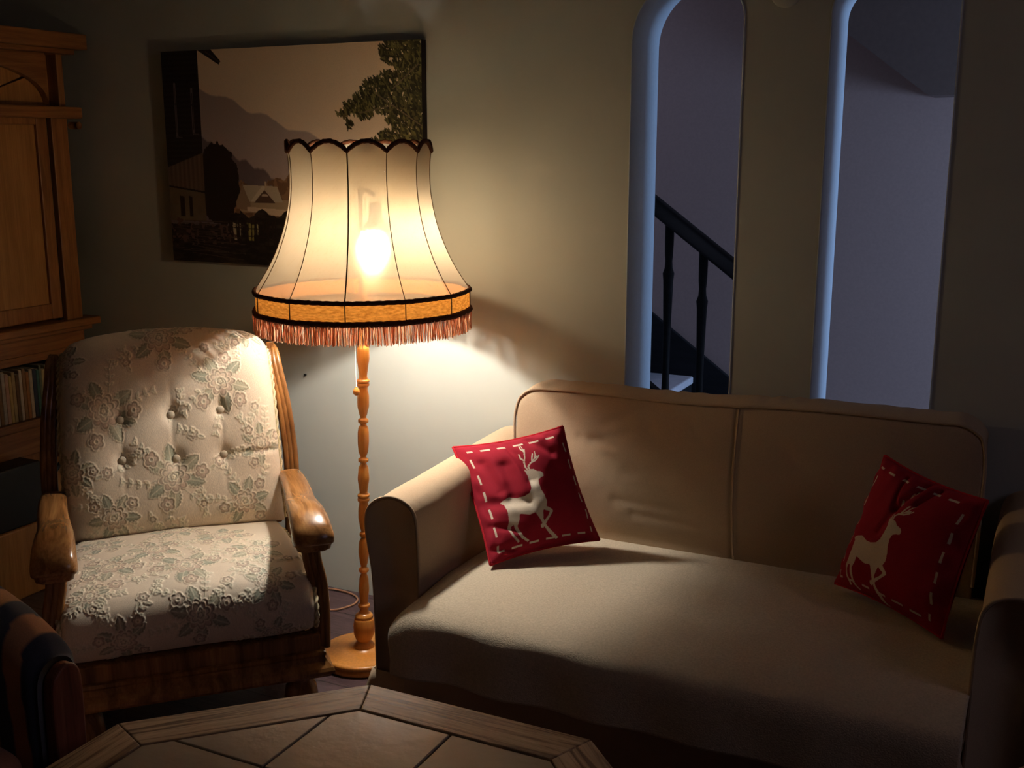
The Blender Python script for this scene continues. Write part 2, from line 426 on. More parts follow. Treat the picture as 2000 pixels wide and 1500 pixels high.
# ------------------------------------------------------------------ picture
def picture():
    x0, x1, z0, z1 = -2.768, -1.752, 1.115, 1.813
    T = 0.028
    root = thing('canvas_picture', 'large frameless canvas picture of a mountain valley hanging behind the lamp', 'picture', ((x0 + x1) / 2, WY - 0.001, z0))
    W = x1 - x0; H = z1 - z0
    n, m = 560, 390
    u, v = np.meshgrid(np.linspace(0, 1, n), np.linspace(0, 1, m), indexing='ij')   # v up
    X = u * 1.45; Y = 1 - v      # aspect-true image coords, Y down
    def bl(a, b, t): t = t[..., None]; return np.array(a) * (1 - t) + np.array(b) * t
    nz = vnoise(X * 8, Y * 8, 3, 5)
    col = bl((0.86, 0.68, 0.49), (0.78, 0.65, 0.56), np.clip(Y * 1.7, 0, 1))
    col = col * (1 + 0.05 * (nz - 0.5))[..., None]
    def put(mask, c):
        w = np.clip(mask.astype(float), 0, 1)[..., None]
        c = np.array(c, float)
        return col * (1 - w) + c * w
    # far ridge, nearer ridge
    ridge1 = 0.175 + 0.50 * (u - 0.16) + 0.012 * np.sin(u * 40) + 0.02 * (vnoise(u * 20, u * 0, 5) - 0.5)
    m1 = np.clip((Y - ridge1) * 120, 0, 1)
    c1 = bl((0.40, 0.325, 0.31), (0.45, 0.37, 0.39), np.clip(Y * 1.4 - .3, 0, 1)); col = col * (1 - m1[..., None]) + c1 * m1[..., None]
    ridge2 = 0.40 + 0.62 * (u - 0.16) + 0.05 * (vnoise(u * 30, u * 0, 9) - 0.5)
    m2 = np.clip((Y - ridge2) * 90, 0, 1)
    c2 = bl((0.17, 0.13, 0.15), (0.13, 0.10, 0.11), nz); col = col * (1 - m2[..., None]) + c2 * m2[..., None]
    # autumn bushes in front
    bush = 0.60 + 0.03 * np.sin(u * 22) + 0.10 * (vnoise(u * 25, Y * 12, 14) - 0.5)
    mb = (Y > bush) & (u > 0.25)
    t = vnoise(X * 40, Y * 40, 21, 4)
    col = put(mb & (t > 0.2), (0.17, 0.095, 0.055)); col = np.where((mb & (t > 0.55))[..., None], np.array([0.26, 0.15, 0.085]), col)
    # dark tree by the barn
    d = np.hypot((u - 0.215) / 0.085, (Y - 0.62) / 0.20) + 0.25 * (vnoise(X * 30, Y * 30, 31) - 0.5)
    col = put(d < 1.0, (0.018, 0.012, 0.010))
    # farmhouse: walls, pale roofs, dark gable
    def pz(pts): return in_poly(u, Y, pts)
    col = put(pz([(0.30, 0.69), (0.50, 0.69), (0.50, 0.76), (0.30, 0.75)]), (0.40, 0.30, 0.20))
    col = put(pz([(0.285, 0.705), (0.315, 0.625), (0.345, 0.70), (0.345, 0.745), (0.288, 0.735)]), (0.27, 0.19, 0.13))
    col = put(pz([(0.315, 0.622), (0.455, 0.628), (0.475, 0.70), (0.34, 0.70)]), (0.46, 0.40, 0.32))
    col = put(pz([(0.345, 0.70), (0.395, 0.625), (0.41, 0.63), (0.37, 0.70)]), (0.60, 0.54, 0.44))
    col = put(pz([(0.36, 0.705), (0.403, 0.645), (0.445, 0.705)]), (0.09, 0.05, 0.04))
    col = put(pz([(0.395, 0.665), (0.412, 0.665), (0.418, 0.675), (0.39, 0.675)]), (0.5, 0.42, 0.34))
    col = put(pz([(0.405, 0.605), (0.412, 0.605), (0.412, 0.64), (0.405, 0.64)]), (0.5, 0.4, 0.3))
    col = put(pz([(0.33, 0.725), (0.48, 0.735), (0.60, 0.77), (0.60, 0.79), (0.33, 0.745)]), (0.62, 0.48, 0.36))
    # dark foreground
    fg = 0.755 + 0.02 * np.sin(u * 60) * (u > 0.3) + 0.03 * (vnoise(X * 30, Y * 9, 41) - 0.5) + np.where(u < 0.25, 0.06, 0)
    mf = Y > fg; t2 = vnoise(X * 18, Y * 60, 43, 4)
    cf = bl((0.012, 0.009, 0.008), (0.05, 0.035, 0.028), np.clip((t2 - 0.45) * 3, 0, 1)); col = np.where(mf[..., None], cf, col)
    # fence posts and light gaps
    for (a, b, cc) in [(0.265, 0.285, (0.42, 0.36, 0.25)), (0.29, 0.305, (0.36, 0.31, 0.21)), (0.325, 0.355, (0.30, 0.27, 0.09)), (0.362, 0.372, (0.42, 0.38, 0.22))]:
        col = put(pz([(a, 0.80), (b, 0.81), (b - 0.004, 0.885), (a + 0.006, 0.885)]), cc)
    for k in range(16):
        a = 0.235 + k * 0.014 + 0.003 * math.sin(k * 7)
        col = np.where((seg_dist(u, Y, (a, 0.77 + 0.01 * (k % 3)), (a + 0.008 * math.sin(k * 2.3), 0.91)) < 0.0022)[..., None], np.array([0.02, 0.012, 0.01]), col)
    for yy in (0.825, 0.862): col = np.where((seg_dist(u, Y, (0.26, yy), (0.48, yy + 0.01)) < 0.0022)[..., None], np.array([0.02, 0.012, 0.01]), col)
    # barn on the left: dark upper storey, wooden and pale lower part
    up = pz([(-0.01, -0.01), (0.154, -0.01), (0.154, 0.475), (-0.01, 0.55)])
    col = np.where(up[..., None], bl((0.012, 0.010, 0.011), (0.022, 0.018, 0.018), (np.sin(Y * 260) * 0.5 + 0.5)), col)
    lowp = pz([(-0.01, 0.55), (0.154, 0.475), (0.156, 0.80), (-0.01, 0.80)])
    col = np.where(lowp[..., None], bl((0.09, 0.055, 0.04), (0.17, 0.11, 0.085), 0.5 + 0.5 * np.sin(u * 330) * nz), col)
    lp = pz([(-0.01, 0.64), (0.155, 0.665), (0.155, 0.80), (-0.01, 0.80)])
    col = np.where(lp[..., None], bl((0.08, 0.055, 0.04), (0.20, 0.15, 0.10), nz), col)
    col = put(seg_dist(u, Y, (0.0, 0.635), (0.155, 0.662)) < 0.004, (0.01, 0.008, 0.008))
    for a, b in ((0.045, 0.065), (0.085, 0.10)): col = put(pz([(a, 0.68), (b, 0.685), (b, 0.78), (a, 0.78)]), (0.02, 0.012, 0.01))
    for (a, ya, yb) in [(0.05, 0.15, 0.40), (0.122, 0.175, 0.385)]:
        col = put(seg_dist(u, Y, (a, ya), (a, yb)) < 0.0045, (0.13, 0.10, 0.11))
        col = put(seg_dist(u, Y, (a, ya + 0.02), (a, yb - 0.02)) < 0.0016, (0.02, 0.018, 0.02))
        col = put(seg_dist(u, Y, (a - 0.004, (ya + yb) / 2 - 0.03), (a + 0.006, (ya + yb) / 2 - 0.03)) < 0.003, (0.02, 0.018, 0.02))
        col = put(seg_dist(u, Y, (a, yb), (a + 0.02, yb + 0.003)) < 0.003, (0.08, 0.06, 0.07))
    # roof eave sticking out to the right
    col = put(pz([(0.155, -0.01), (0.205, -0.01), (0.25, 0.055), (0.242, 0.070), (0.155, 0.0)]), (0.025, 0.016, 0.014))
    col = np.where((seg_dist(u, Y, (0.19, 0.01), (0.245, 0.058)) < 0.003)[..., None], np.array([0.08, 0.05, 0.04]), col)
    # woodpile at the barn's foot
    w = pz([(-0.01, 0.78), (0.25, 0.82), (0.30, 0.90), (-0.01, 0.93)]); t3 = vnoise(X * 60, Y * 60, 55, 2)
    col = np.where((w & (t3 > 0.6))[..., None], np.array([0.11, 0.06, 0.055]), col)
    for k in range(14):
        a = 0.80 + 0.012 * k; rr = np.random.default_rng(k).random(3)
        col = np.where((seg_dist(u, Y, (0.0 + 0.1 * rr[0], a), (0.22 + 0.1 * rr[1], a + 0.03 * rr[2])) < 0.0016)[..., None], np.array([0.07, 0.045, 0.04]), col)
    # leafy branch at the right
    r = np.random.default_rng(12); dens = []
    blobs = [((0.93, 0.04), .075, .07), ((0.99, 0.12), .07, .08), ((0.90, 0.17), .06, .045), ((0.84, 0.20), .055, .045), ((0.80, 0.24), .045, .035), ((0.76, 0.275), .04, .028),
             ((0.88, 0.26), .06, .05), ((0.97, 0.24), .06, .08), ((0.80, 0.30), .03, .03), ((0.72, 0.30), .025, .016), ((0.74, 0.345), .012, .02), ((0.93, 0.33), .06, .035), ((0.99, 0.38), .06, .05),
             ((0.90, 0.40), .055, .03), ((0.95, 0.44), .06, .03), ((0.86, 0.43), .05, .02), ((0.80, 0.455), .06, .014), ((0.99, 0.5), .03, .05), ((0.995, .3), .03, .3)]
    for (c, rx, ry) in blobs:
        cnt = int(rx * ry * 62000) + 8
        for k in range(cnt):
            a = r.random() * 2 * PI; q = math.sqrt(r.random())
            dens.append((c[0] + rx * q * math.cos(a), c[1] + ry * q * math.sin(a)))
    pal = [(0.03, 0.028, 0.012), (0.055, 0.05, 0.02), (0.10, 0.09, 0.035), (0.16, 0.145, 0.055), (0.022, 0.018, 0.01)]
    for (cu_, cy_) in dens:
        ang = r.normal(1.1, 0.5); L = 0.011 + 0.009 * r.random(); wd = 0.0045
        i0, i1 = int((cu_ - 0.02) * n), int((cu_ + 0.02) * n) + 1; j0, j1 = int((1 - cy_ - 0.03) * m), int((1 - cy_ + 0.03) * m) + 1
        i0, j0 = max(i0, 0), max(j0, 0); i1, j1 = min(i1, n), min(j1, m)
        if i1 <= i0 or j1 <= j0: continue
        xx = (u[i0:i1, j0:j1] - cu_) * 1.45; yy = Y[i0:i1, j0:j1] - cy_
        a_ = xx * math.cos(ang) + yy * math.sin(ang); b_ = -xx * math.sin(ang) + yy * math.cos(ang)
        mk = (a_ / L) ** 2 + (b_ / wd) ** 2 < 1
        sub = col[i0:i1, j0:j1]; sub[mk] = pal[min(4, int(r.random() * 5))]
    for a, b in [((1.0, 0.36), (0.84, 0.22)), ((0.9, 0.27), (0.78, 0.30)), ((1.0, 0.42), (0.82, 0.45)), ((0.99, 0.1), (0.9, 0.2))]:
        col = np.where((seg_dist(u, Y, a, b) < 0.0022)[..., None], np.array([0.16, 0.12, 0.08]), col)
    ys = np.full_like(u, -T)
    P = np.stack([(u - 0.5) * W, ys, v * H], -1)
    o = grid('printed_canvas', P[:, ::-1], M_print, root, colors=col[:, ::-1])
    bm = bmesh.new(); bx(bm, -W / 2 + .0002, W / 2 - .0002, -T + 0.0006, 0, 0.0002, H - .0002)
    from_bm('stretcher', bm, plain('canvas_edge', (0.03, 0.022, 0.02), 0.8, 0.2), root)
picture()

# ------------------------------------------------------------------ floor lamp
def lamp():
    bx0, by0 = -1.753, 2.548
    lean = 0.027                          # the pole leans a touch to camera-right
    rx, ry = 0.896, 0.443
    root = thing('floor_lamp', 'turned wooden floor lamp with a pleated cream fringed shade, lit, between armchair and sofa', 'lamp', (bx0, by0, 0))
    zz = lambda py: float(np.interp(py, [670, 770, 1240, 1330], [0.964, 0.817, 0.080, -0.045]))
    prof_px = [(30, 20), (50, 26), (90, 27), (130, 21), (165, 17), (178, 20), (183, 27), (190, 27), (194, 22), (198, 26), (206, 26), (212, 20), (225, 20), (250, 25), (290, 25), (320, 18), (338, 12), (346, 22), (356, 22), (364, 12),
               (380, 21), (400, 24), (440, 24), (475, 21), (500, 12), (507, 22), (517, 22), (524, 12), (545, 21), (590, 25), (625, 20), (648, 17), (656, 26), (664, 26), (668, 21), (672, 26), (680, 26), (690, 19), (720, 23), (750, 23), (790, 17),
               (812, 11), (819, 18), (829, 18), (836, 11), (858, 21), (900, 23), (940, 18), (964, 12), (972, 22), (982, 22), (990, 12), (1015, 20), (1060, 23), (1100, 19), (1120, 17), (1127, 26), (1136, 26), (1143, 19), (1160, 20), (1168, 34), (1176, 40), (1184, 38), (1190, 43), (1220, 47), (1250, 46), (1275, 38), (1290, 28), (1300, 38), (1310, 45), (1322, 45)]
    pts = [(w * 0.000675, zz(660 + y / 2.175)) for y, w in prof_px]
    pts = [(r, max(z, 0.038)) for r, z in pts][::-1]
    pts = pts + [(0.0125, 1.0), (0.011, 1.20), (0.010, 1.205)]
    a = np.linspace(0, 2 * PI, 40, endpoint=False)
    # refine the silhouette
    pp = [];
    for i in range(len(pts) - 1):
        for t in (0, 0.33, 0.66):
            s = t * t * (3 - 2 * t); pp.append((pts[i][0] * (1 - s) + pts[i + 1][0] * s, pts[i][1] * (1 - t) + pts[i + 1][1] * t))
    pp.append(pts[-1])
    G = np.array([[(r * math.cos(t) + rx * lean * z / 1.1, r * math.sin(t) + ry * lean * z / 1.1, z) for t in a] for r, z in pp])
    grid('pole', G, M_lampwood, root, False, True, caps=True)
    lathe('base', [(0.118, 0.0), (0.124, 0.003), (0.126, 0.009), (0.124, 0.015), (0.118, 0.018), (0.119, 0.020), (0.126, 0.023), (0.1275, 0.028), (0.126, 0.033), (0.121, 0.0355), (0.118, 0.0345), (0.112, 0.037), (0.06, 0.042), (0.02, 0.045)], M_lampwood, root, 64)
    # shade
    cx, cy = rx * lean, ry * lean
    pf = [(0.298, 1.115), (0.283, 1.137), (0.262, 1.17), (0.243, 1.205), (0.228, 1.24), (0.215, 1.275), (0.205, 1.31), (0.198, 1.345), (0.193, 1.38), (0.191, 1.42), (0.192, 1.46), (0.1955, 1.49)]
    sm = catmull([(r, z, 0) for r, z in pf], 60)
    nr = 12; ph0 = math.atan2(-math.cos(math.radians(26.3)), math.sin(math.radians(26.3))) - 0.02   # towards the camera
    NA = nr * 16
    ang = np.linspace(0, 2 * PI, NA, endpoint=False)
    def facet(t):      # panels stretched between ribs: slightly flattened
        d = ((t) % (2 * PI / nr)) - PI / nr
        return 1 - 0.75 * (1 - math.cos(PI / nr) / math.cos(d)) * 1.0 if True else 1
    def panel(t, z):
        """radius multiplier: 1 at ribs, smaller mid-panel"""
        d = abs(((t) % (2 * PI / nr)) - PI / nr)
        return math.cos(PI / nr) / math.cos(d) * 0.8 + 0.2
    def scal(t):       # scalloped top edge
        d = ((t) % (2 * PI / nr)) / (2 * PI / nr); return 0.026 * math.sin(PI * d) ** 0.8
    G = []
    for k, (r, z, _) in enumerate(sm):
        row = []
        for t in ang:
            zz_ = z + (scal(t) * max(0, (z - 1.44) / 0.05) ** 1.5 if z > 1.44 else 0)
            rr = r * panel(t, z); row.append((cx + rr * math.cos(t + ph0), cy + rr * math.sin(t + ph0), zz_))
        G.append(row)
    # cream cloth that lets light through
    M = Mat('shade_cloth', 0.8, 0.1)
    v = M.coord((9, 9, 9), (0.5, 0.75, 0.3))
    mp = M.n.new('ShaderNodeMapping'); mp.inputs['Scale'].default_value = (1, 14, 14); M.l.new(v, mp.inputs[0])
    f1 = M.noise(1.5, 4, 0.6, mp.outputs[0], 0.3)
    c1 = M.ramp(f1, [(0.30, (0.62, 0.38, 0.17)), (0.43, (0.95, 0.73, 0.46)), (0.56, (0.97, 0.77, 0.50)), (0.68, (0.70, 0.46, 0.23))])
    df = M.n.new('ShaderNodeBsdfDiffuse'); df.inputs[0].default_value = (0.42, 0.355, 0.25, 1)
    tr = M.n.new('ShaderNodeBsdfTranslucent'); M.l.new(c1, tr.inputs[0])
    mx = M.n.new('ShaderNodeMixShader'); mx.inputs[0].default_value = 0.06
    M.l.new(df.outputs[0], mx.inputs[1]); M.l.new(tr.outputs[0], mx.inputs[2])
    rf = M.n.new('ShaderNodeBsdfRefraction'); rf.inputs['Roughness'].default_value = 0.45; rf.inputs['IOR'].default_value = 1.3; rf.inputs[0].default_value = (1, 0.74, 0.45, 1)
    m5 = M.n.new('ShaderNodeMixShader'); m5.inputs[0].default_value = 0.10
    tp = M.n.new('ShaderNodeBsdfTransparent'); tp.inputs[0].default_value = (1, 0.80, 0.54, 1)
    m6 = M.n.new('ShaderNodeMixShader'); m6.inputs[0].default_value = 0.105
    M.l.new(mx.outputs[0], m6.inputs[1]); M.l.new(tp.outputs[0], m6.inputs[2])
    M.l.new(m6.outputs[0], m5.inputs[1]); M.l.new(rf.outputs[0], m5.inputs[2])
    bp = M.n.new('ShaderNodeBump'); bp.inputs['Strength'].default_value = 0.25; bp.inputs['Distance'].default_value = 0.001; M.l.new(f1, bp.inputs['Height'])
    for q_ in (df, tr): M.l.new(bp.outputs[0], q_.inputs['Normal'])
    M.l.new(m5.outputs[0], M.n['Material Output'].inputs['Surface'])
    sh = grid('lamp_shade', np.array(G), M.m, root, False, True)
    trim = fabric('brown_braid', (0.10, 0.035, 0.015), 300, 0.3, 0, 0.8, 0.003)
    # rib seams
    rib = plain('rib_thread', (0.16, 0.10, 0.05), 0.8, 0.2)
    for k in range(nr):
        t = 2 * PI * k / nr
        path = [(cx + (r + 0.0008) * math.cos(t + ph0), cy + (r + 0.0008) * math.sin(t + ph0), z) for r, z, _ in sm]
        tube('rib_seam', path, 0.0019 if k == 0 else 0.0012, rib, sh, 6)
    def ring(name, rad, z, thick, mat, par, sc_=False, flat=1.0, n=NA):
        path = []
        for i in range(n):
            t = 2 * PI * i / n; rr = rad * panel(t, z) if sc_ else rad * (0.5 + 0.5 * panel(t, z))
            path.append((cx + rr * math.cos(t + ph0), cy + rr * math.sin(t + ph0), z + (scal(t) if sc_ else 0) + 0.0008 * math.sin(i * PI / 2 * 1.5)))
        return tube(name, path, thick, mat, par, 8, True)
    ring('top_trim', 0.1965, 1.490, 0.0062, trim, sh, True)
    ring('trim', 0.299, 1.114, 0.0062, trim, sh); ring('trim', 0.2995, 1.060, 0.0075, trim, sh)
    # amber band
    MB = Mat('amber_band', 0.8, 0.1)
    f = MB.noise(1.0, 4, 0.6, MB.coord((60, 60, 220)))
    cb = MB.ramp(f, [(0.35, (0.60, 0.19, 0.02)), (0.65, (0.95, 0.38, 0.06))])
    d2 = MB.n.new('ShaderNodeBsdfDiffuse'); MB.l.new(cb, d2.inputs[0])
    t2 = MB.n.new('ShaderNodeBsdfTranslucent'); MB.l.new(cb, t2.inputs[0])
    m2 = MB.n.new('ShaderNodeMixShader'); m2.inputs[0].default_value = 0.09
    MB.l.new(d2.outputs[0], m2.inputs[1]); MB.l.new(t2.outputs[0], m2.inputs[2]); MB.l.new(m2.outputs[0], MB.n['Material Output'].inputs['Surface'])
    G = [[(cx + 0.297 * (0.5 + 0.5 * panel(t, z)) * math.cos(t + ph0), cy + 0.297 * (0.5 + 0.5 * panel(t, z)) * math.sin(t + ph0), z) for t in ang] for z in np.linspace(1.114, 1.06, 6)]
    band = grid('band', np.array(G), MB.m, sh, False, True)
    for k in range(nr):
        t = 2 * PI * k / nr + ph0
        tube('band_seam', [(cx + 0.2985 * math.cos(t), cy + 0.2985 * math.sin(t), z) for z in (1.06, 1.085, 1.114)], 0.0016, rib, sh, 6)
    # fringe: hundreds of hanging threads
    V = []; F = []; C = []
    r = np.random.default_rng(5); NF = 1300
    for i in range(NF):
        t = 2 * PI * i / NF + r.normal(0, 0.002); rad = 0.2975 + r.normal(0, 0.0016); L = 0.052 + r.normal(0, 0.0025); z0 = 1.058
        c = np.array([(0.66, 0.27, 0.12), (0.85, 0.48, 0.28), (0.95, 0.72, 0.50), (0.76, 0.36, 0.19)][r.integers(0, 4)])
        sw = r.normal(0, 0.0035); w = 0.0011; off = len(V)
        for q in range(4):
            h = q / 3; tt = t + sw * h / 0.3 * 0.6; rd = rad + 0.002 * math.sin(h * 3 + i)
            for s in range(3):
                a = 2 * PI * s / 3; V.append((cx + (rd + w * math.cos(a)) * math.cos(tt) - w * math.sin(a) * math.sin(tt), cy + (rd + w * math.cos(a)) * math.sin(tt) + w * math.sin(a) * math.cos(tt), z0 - L * h)); C.append(c)
        for q in range(3):
            for s in range(3):
                F.append((off + q * 3 + s, off + q * 3 + (s + 1) % 3, off + q * 3 + 3 + (s + 1) % 3, off + q * 3 + 3 + s))
    MF = Mat('fringe_thread', 0.6, 0.2); d3 = MF.n.new('ShaderNodeBsdfDiffuse'); t3 = MF.n.new('ShaderNodeBsdfTranslucent'); at = MF.attr()
    MF.l.new(at, d3.inputs[0]); MF.l.new(at, t3.inputs[0]); m3 = MF.n.new('ShaderNodeMixShader'); m3.inputs[0].default_value = 0.3
    MF.l.new(d3.outputs[0], m3.inputs[1]); MF.l.new(t3.outputs[0], m3.inputs[2]); MF.l.new(m3.outputs[0], MF.n['Material Output'].inputs['Surface'])
    fr = from_data('fringe', V, F, MF.m, sh, True, np.array(C)); tag(fr, kind='stuff')
    # wire carrier, socket, bulb
    wire = plain('white_wire', (0.7, 0.68, 0.62), 0.4, 0.5)
    for k in range(3):
        t = ph0 + 0.5 + 2 * PI * k / 3
        tube('carrier_wire', [(cx, cy, 1.40), (cx + 0.1 * math.cos(t), cy + 0.1 * math.sin(t), 1.41), (cx + 0.19 * math.cos(t), cy + 0.19 * math.sin(t), 1.44)], 0.0015, wire, sh, 6)
    tx, ty = math.sin(math.radians(26.3)), -math.cos(math.radians(26.3))     # towards the camera
    bxp = (cx + tx * 0.005 + 0.896 * 0.042, cy + ty * 0.005 + 0.443 * 0.042, 1.248)
    sk = plain('capped_socket', (0.5, 0.48, 0.42), 0.5, 0.4)
    tube('socket_arm', [(cx, cy, 1.20), (cx, cy, 1.37), (cx, cy, 1.40)], 0.006, sk, root, 10)
    tube('socket_arm', [(cx, cy, 1.385), (cx + (bxp[0] - cx) * .6, cy + (bxp[1] - cy) * .6, 1.385), (bxp[0], bxp[1], 1.37)], 0.005, sk, root, 10)
    lathe('capped_socket', [(0.010, 0.105), (0.017, 0.10), (0.018, 0.065), (0.024, 0.052), (0.041, 0.036), (0.043, 0.029), (0.032, 0.028), (0.022, 0.032), (0.01, 0.035)], sk, root, 32, bxp)  # flared cap shaped to block the bulb's upward light
    bm = bmesh.new(); bmesh.ops.create_uvsphere(bm, u_segments=32, v_segments=20, radius=0.030)
    for v_ in bm.verts: v_.co.z *= 0.95; v_.co += Vector(bxp)
    ME = Mat('bulb_glow'); em = ME.n.new('ShaderNodeEmission'); em.inputs[0].default_value = (1.0, 0.945, 0.87, 1); em.inputs[1].default_value = 1060
    ME.l.new(em.outputs[0], ME.n['Material Output'].inputs['Surface'])
    from_bm('bulb', bm, ME.m, root, True)
    # pull cord
    px, py = -0.896 * 0.022 + tx * 0.03 + cx, -0.443 * 0.022 + ty * 0.03 + cy
    tube('pull_cord', [(px, py, 1.22), (px, py, 1.0), (px, py, 0.84)], 0.0011, wire, root, 6)
    lathe('cord_knob', [(0.002, 0.014), (0.004, 0.012), (0.0085, 0.006), (0.0100, 0), (0.0085, -0.006), (0.004, -0.0105), (0.001, -0.011)], M_lampwood, root, 20, (px, py, 0.828))
    # mains cable looping over the floor
    cb_ = plain('cable_sheath', (0.34, 0.17, 0.10), 0.5, 0.4)
    W = [(-1.885, 2.535), (-1.90, 2.56), (-1.925, 2.575), (-1.99, 2.62), (-2.08, 2.72), (-2.10, 2.775), (-2.06, 2.79), (-2.03, 2.81), (-2.008, 2.865), (-2.02, 2.908), (-2.06, 2.935), (-2.13, 2.945), (-2.22, 2.93), (-2.32, 2.93)]
    path = catmull([(x - bx0, y - by0, 0.0045) for x, y in W], 90)
    tube('cable', path, 0.0038, cb_, root, 8)
lamp()

# ------------------------------------------------------------------ nail and round wall cover
def small_wall_items():
    t = thing('nail', 'small dark nail head in the pale wall right of the armchair', 'nail', (-2.243, WY, 0.749))
    tube('nail_head', [(0, 0.0, 0), (0, -0.006, 0), (0, -0.0062, 0)], 0.004, M_iron, t, 10)
    t = thing('wall_cover', 'round cover painted like the wall, high between the two arches', 'wall cover', (-0.685, WY, 1.888))
    G = np.array([[(r * math.cos(a), y, r * math.sin(a)) for a in np.linspace(0, 2 * PI, 40, endpoint=False)] for r, y in [(0.040, 0), (0.040, -0.004), (0.037, -0.007), (0.02, -0.0075), (0.004, -0.0078)]])
    grid('cover_disc', G, M_wall, t, False, True, caps=True)
    t = thing('gable_ornament', 'tiny pinkish pointed ornament on the ledge of the right arch behind the sofa', 'ornament', (-0.568 + 0.0, 3.10, 0.703))
    bm = bmesh.new()
    prism(bm, [(-0.018, 0), (0.022, 0), (0.020, 0.07), (0.0065, 0.108), (-0.016, 0.078)], 1, -0.012, 0.012)
    for v in bm.verts: v.co.x += 0.022
    from_bm('ornament_body', bm, plain('pink_clay', (0.42, 0.25, 0.24), 0.8, 0.2), t, False, 0.002)
small_wall_items()

# ------------------------------------------------------------------ cabinet on the left wall
def cabinet():
    X = -3.17       # front plane
    root = thing('wall_cabinet', 'tall honey-brown wooden cabinet with arched panels filling the left corner', 'cabinet', (X, 2.2, 0))
    def add(o): o.parent = root; o.matrix_parent_inverse = Matrix.Translation((-X, -2.2, 0)); return o
    Y0, Y1 = 1.25, 2.90
    B = X - 0.43
    add(box('body', B, X - 0.06, Y0, Y1 - 0.03, 0.80, 1.84, M_oakcab, None))
    add(box('side_panel', B, X - 0.012, Y1 - 0.032, Y1 - 0.005, 0.06, 1.84, M_oakcab))
    add(box('side_panel', B, X - 0.012, Y0, Y0 + 0.025, 0.06, 1.84, M_oakcab))
    bm = bmesh.new()
    bx(bm, B, X + 0.05, Y0 - 0.04, Y1 + 0.055, 1.832, 1.885); bx(bm, B, X + 0.025, Y0 - 0.02, Y1 + 0.02, 1.815, 1.833)
    add(from_bm('cornice', bm, M_oakcab_h, None, False, 0.004))
    # fascia with arched cut-outs over radial boards
    doors = [(1.33, 2.05), (2.11, 2.83)]
    for (a, b) in doors:
        c = (a + b) / 2 - 0.02; r = (b - a) / 2 - 0.0; zb = 1.645
        bm = bmesh.new(); n = 24
        arc = [(c + r * math.cos(PI * k / n), zb + 0.135 * math.sin(PI * k / n) ** 0.9) for k in range(n + 1)]
        for k in range(n):
            p, q = arc[k], arc[k + 1]
            vs = [(X, p[0], p[1]), (X, q[0], q[1]), (X, q[0], 1.816), (X, p[0], 1.816)]
            vb = [(X - 0.025, y_, z_) for _, y_, z_ in vs]
            A = [bm.verts.new(v) for v in vs]; Bv = [bm.verts.new(v) for v in vb]
            bm.faces.new(A); bm.faces.new(Bv[::-1])
            for i in range(4): bm.faces.new((A[i], A[(i + 1) % 4], Bv[(i + 1) % 4], Bv[i]))
        add(from_bm('arched_fascia', bm, M_oakcab_h))
        bm = bmesh.new()      # radial boards
        for k in range(5):
            t0, t1 = PI * k / 5 + 0.012, PI * (k + 1) / 5 - 0.012; pts = []
            for t in (t0, t1): pts.append((c + 0.03 * math.cos(t), zb - 0.10 + 0.03 * math.sin(t)))
            for t in np.linspace(t1, t0, 6): pts.append((c + 0.40 * math.cos(t), zb - 0.10 + 0.34 * math.sin(t)))
            pts = [(min(max(y_, a + .005), b - .005), min(max(z_, zb - 0.01), 1.81)) for y_, z_ in pts]
            prism(bm, pts, 0, X - 0.045, X - 0.030)
        add(from_bm('radial_board', bm, M_panel, None, False, 0.002))
        # door: frame, dark reveal line, raised panel
        d = bpy.data.objects.new('door', None); d.location = (X, (a + b) / 2, 0.9); COL.objects.link(d); add(d)
        d.matrix_parent_inverse = Matrix.Translation((-X, -2.2, 0))
        def dadd(o): o.parent = d; o.matrix_parent_inverse = Matrix.Translation((-X, -(a + b) / 2, -0.9)); return o
        a2, b2 = a + 0.01, b - 0.035
        bm = bmesh.new()
        bx(bm, X - 0.022, X, a2, a2 + 0.055, 0.905, 1.60); bx(bm, X - 0.022, X, b2 - 0.045, b2, 0.905, 1.60)
        bx(bm, X - 0.022, X - .001, a2 + 0.055, b2 - 0.045, 1.575, 1.60); bx(bm, X - 0.022, X - .001, a2 + 0.055, b2 - 0.045, 0.905, 0.96)
        dadd(from_bm('door_frame', bm, M_oakcab, None, False, 0.003))
        bm = bmesh.new(); bx(bm, X - 0.024, X - 0.010, a2 + 0.054, b2 - 0.044, 0.955, 1.577)
        dadd(from_bm('door_panel', bm, M_panel, None, False, 0.005))
        add(box('door_gap', X - 0.04, X - 0.016, b2, b2 + 0.016, 0.89, 1.60, M_gap, None, 0))
        add(box('post', X - 0.03, X + 0.004, b2 + 0.016, b2 + 0.085, 0.89, 1.60, M_oakcab))
    add(box('post', X - 0.05, X - 0.022, 2.878, Y1 - 0.008, 0.89, 1.82, M_oakcab))
    bm = bmesh.new(); bx(bm, X - 0.05, X + 0.030, Y0 - 0.02, Y1 + 0.03, 1.598, 1.638)
    add(from_bm('ledge', bm, M_oakcab_h, None, False, 0.006))
    tube_o = tube('hinge_knob', [(X - 0.03, 2.925, 1.575), (X + 0.0, 2.925, 1.575), (X + 0.012, 2.925, 1.575)], 0.013, M_oakcab_h, None, 14); add(tube_o)
    bm = bmesh.new(); bx(bm, X - 0.05, X + 0.035, Y0 - 0.02, Y1 + 0.035, 0.868, 0.895); bx(bm, X - 0.05, X + 0.015, Y0 - 0.01, Y1 + 0.012, 0.85, 0.869)
    add(from_bm('ledge', bm, M_oakcab_h, None, False, 0.005))
    add(box('rail', X - 0.05, X, Y0, Y1 - 0.02, 0.795, 0.851, M_oakcab_h))
